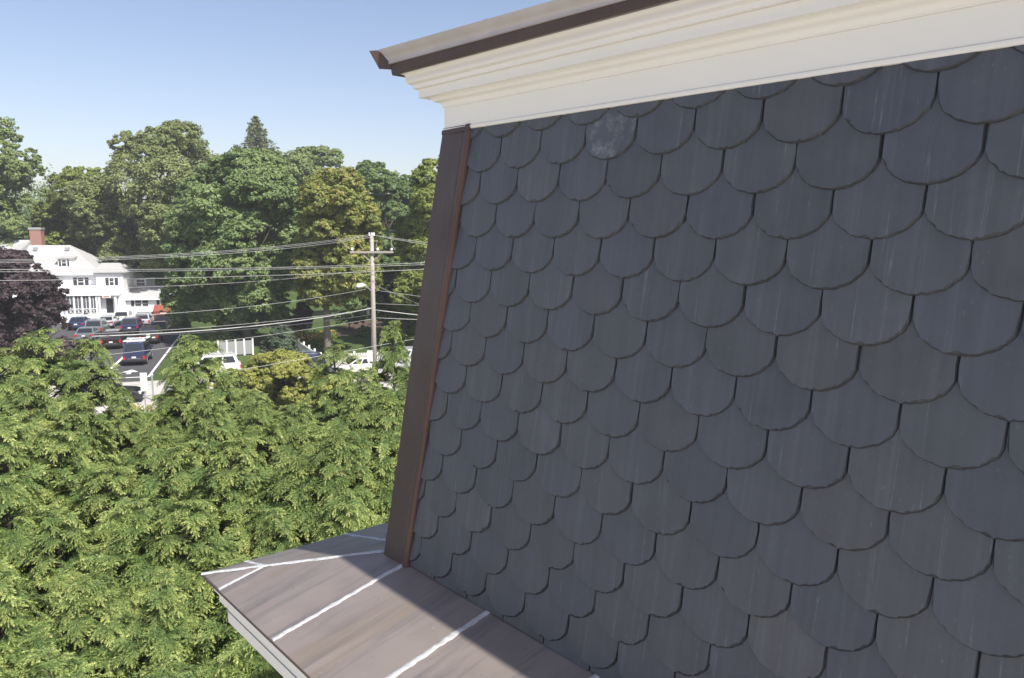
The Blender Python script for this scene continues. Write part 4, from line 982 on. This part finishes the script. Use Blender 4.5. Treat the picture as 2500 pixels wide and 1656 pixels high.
MB().tube([(pxx(zl)-.42, -.5, zl+.04), (pxx(zl)-.6, -.66, zl+.06), (pxx(zl)-.85, -.9, zl+.02), (pxx(zl)-.95, -1.0, zl-.02)], [.06, .15, .15, .05], 8).build('street_lamp_head', M['ceramic'], pole, True)
zt_ = pz(718); MB().tube([(pxx(zt_)-.38, -.05, zt_-.25), (pxx(zt_)-.38, -.05, zt_+.25)], .12, 8).build('splice_box', M['wire_dark'], pole)
MB().tube([(.10, .16, 0), (.10, .16, 4.3)], .05, 6).build('cable_guard', M['plastic_black'], pole)
zs = pz(822); MB().box(-.45, -.05, -.24, -.215, zs-.4, zs+.4).build('notice', M['plate'], pole)
def wire(label, pts, ds, rad=.016, mat='wire', sag=None, n=24):
    """smooth span through points seen in the photograph, each at its own distance"""
    if ds is E3: pts = pts[:2] + [(pts[1][0] + (pts[2][0]-pts[1][0])*3, pts[1][1] + (pts[2][1]-pts[1][1])*3)]; ds = (PD, 56.5, 63)
    P = [at(x, y, d) for (x, y), d in zip(pts, ds)]
    m = MB(); out = []
    T = [0]
    for a, b in zip(P, P[1:]): T.append(T[-1] + (b-a).length)
    for i in range(n+1):
        t = T[-1]*i/n; v = Vector()
        for j, p in enumerate(P):                            # Lagrange through 2..4 points
            L_ = 1.0
            for k_ in range(len(P)):
                if k_ != j: L_ *= (t-T[k_])/(T[j]-T[k_])
            v += p*L_
        out.append(v)
    base = out[0].copy(); m.tube([v-base for v in out], rad*.66, 5)
    o = m.build('overhead_wire', M[mat], None, True); o.location = base
    tag(o, label, 'wire', 'overhead wires along the street')
D3 = (PD-.1, 53, 50, 47); E3 = (PD, 56.5, 58)
wire('topmost of the three pale wires leaving the pole top to the left', [(853, 543), (520, 580), (205, 596), (-160, 604)], D3, .017)
wire('middle of the three pale wires leaving the pole top to the left', [(859, 545), (520, 583), (205, 599), (-160, 607)], D3, .017)
wire('lowest of the three pale wires leaving the pole top to the left', [(863, 548), (520, 587), (205, 602.5), (-160, 611)], D3, .017)
wire('topmost wire leaving the pole top to the right', [(862, 543), (995, 563), (1150, 578)], E3, .017)
wire('lower wire leaving the pole top to the right', [(866, 545), (995, 567), (1150, 583)], E3, .017)
wire('upper wire of the pale pair crossing below the crossarm', [(-160, 622), (350, 623), (868, 612), (1100, 602)], (47, 51, 54.6, 57), .022)
wire('lower wire of the pale pair crossing below the crossarm', [(-160, 628), (350, 627), (868, 616), (1100, 607)], (47, 51, 54.5, 57), .018)
wire('pale wire crossing the dormer level of the white house', [(-160, 650), (300, 645), (868, 628), (1100, 616)], (47, 51, 54.4, 57), .022)
wire('thin dark wire sagging from the pole across the dense tree', [(864, 622), (600, 650), (380, 662), (150, 668)], D3, .014, 'wire')
wire('wire running left from the street lamp', [(845, 669), (650, 700), (430, 722), (200, 735)], D3, .016)
wire('wire crossing just above the flower bed', [(858, 715), (640, 742), (430, 760), (210, 772)], D3, .016)
wire('thick pale communication cable sloping down to the left', [(862, 712), (640, 748), (400, 769), (212, 778)], D3, .050, 'wire')
wire('black cable close under the thick pale cable', [(862, 727), (640, 755), (400, 773), (200, 782)], D3, .035, 'wire_dark')
wire('pale wire crossing the roof of the navy van', [(864, 737), (640, 772), (400, 803), (180, 828)], D3, .018)
wire('low service wire crossing in front of the utility pole', [(1000, 777), (868, 800), (690, 832), (480, 868)], (52, 50, 47, 43), .020)
wire('thick cable leaving the pole to the right', [(868, 717), (990, 731), (1150, 742)], E3, .045)
wire('upper thin cable leaving the pole to the right', [(868, 671), (990, 688), (1150, 706)], E3, .016)
wire('thin cable crossing behind the thick cable right of the pole', [(868, 702), (990, 707), (1150, 712)], E3, .014)
wire('lowest cable leaving the pole to the right', [(868, 735), (990, 740), (1150, 744)], E3, .025)
wire('steep service wire falling away right of the pole', [(868, 660), (960, 700), (1080, 752)], E3, .014)

# ------------------------------------------------------------ signs, fences
def sign(x, ybase, yt, yb, wpx, d, label, post='metal_grey'):
    b = at(x, ybase, d); e = empty('street_sign', (b.x, b.y, 0), R(8), label=label, cat='sign'); t = at(x, yt, d).z; lo = at(x, yb, d).z; w_ = wpx*mpp(d)/2
    MB().tube([(0, .04, 0), (0, .04, t-.05)], .035, 6).build('post', M[post], e)
    if wpx: MB().box(-w_, w_, -.02, 0, lo, t).build('panel', M['plate'], e, bevel=.01)
    return e
sign(337, 955, 862, 905, 16, 47, 'blank white street sign panel on a thin post between the hemlocks')
p = at(355, 930, 51); e = empty('metal_post', (p.x, p.y, 0), label='bare metal post just right of the white street sign', cat='post')
MB().box(-.05, .05, -.03, .03, 0, at(355, 868, 51).z).build('upright', M['metal_grey'], e); MB().box(-.07, .07, -.05, .05, at(355, 868, 51).z, at(355, 866, 51).z+.04).build('top_cap', M['plate'], e)
def picket(px0, px1, label, h=1.15):
    a, b = ground(*px0), ground(*px1); L_ = (b-a).length; ang = math.atan2(b.y-a.y, b.x-a.x); e = empty('picket_fence', a, ang, label=label, cat='fence')
    m = MB(); x = .08
    while x < L_:
        m.box(x, x+.075, -.015, .015, .06, h-.05); n = len(m.v); x += .135
    o = m.build('pickets', M['fence_white'], e); o['kind'] = 'stuff'
    for z in (.25, h-.28): MB().box(0, L_, .016, .06, z, z+.09).build('rail', M['fence_white'], e)
    n = max(1, round(L_/2.4))
    for i in range(n+1): q = MB().box(L_*i/n-.08, L_*i/n+.08, .065, .225, 0, h+.10); q.build('post', M['fence_white'], e); 
picket((757, 851), (1060, 836), 'long white picket fence along the far side of the street', 1.2)
picket((688, 812), (738, 848), 'short white picket fence running away beside the lawn', 1.1)
a, b = ground(505, 826), ground(585, 820); e = empty('panel_fence', a, math.atan2(b.y-a.y, b.x-a.x), label='solid white panel fence under the dense tree', cat='fence'); L_ = (b-a).length
for i in range(4):
    MB().box(L_*i/4+.07, L_*(i+1)/4-.07, -.03, .03, .1, 1.35).build('fence_panel', M['fence_shade_grey'], e)
for i in range(5): MB().box(L_*i/4-.07, L_*i/4+.07, -.07, .07, 0, 1.5).build('post', M['fence_white'], e)

# ------------------------------------------------------------ thin summer haze round the whole place
hz_m = bpy.data.materials.new('summer haze'); hz_m.use_nodes = True; ht = hz_m.node_tree
for nd in list(ht.nodes):
    if nd.type == 'BSDF_PRINCIPLED': ht.nodes.remove(nd)
pv = ht.nodes.new('ShaderNodeVolumePrincipled'); pv.inputs['Density'].default_value = .0006; pv.inputs['Color'].default_value = (.93, .95, .98, 1); pv.inputs['Anisotropy'].default_value = .1
ht.links.new(pv.outputs[0], [n for n in ht.nodes if n.type == 'OUTPUT_MATERIAL'][0].inputs['Volume'])
hb_ = MB().box(-1300, 1300, -350, 1900, -1.2, 34).build('haze', hz_m); hb_['kind'] = 'stuff'
S.cycles.volume_bounces = 0
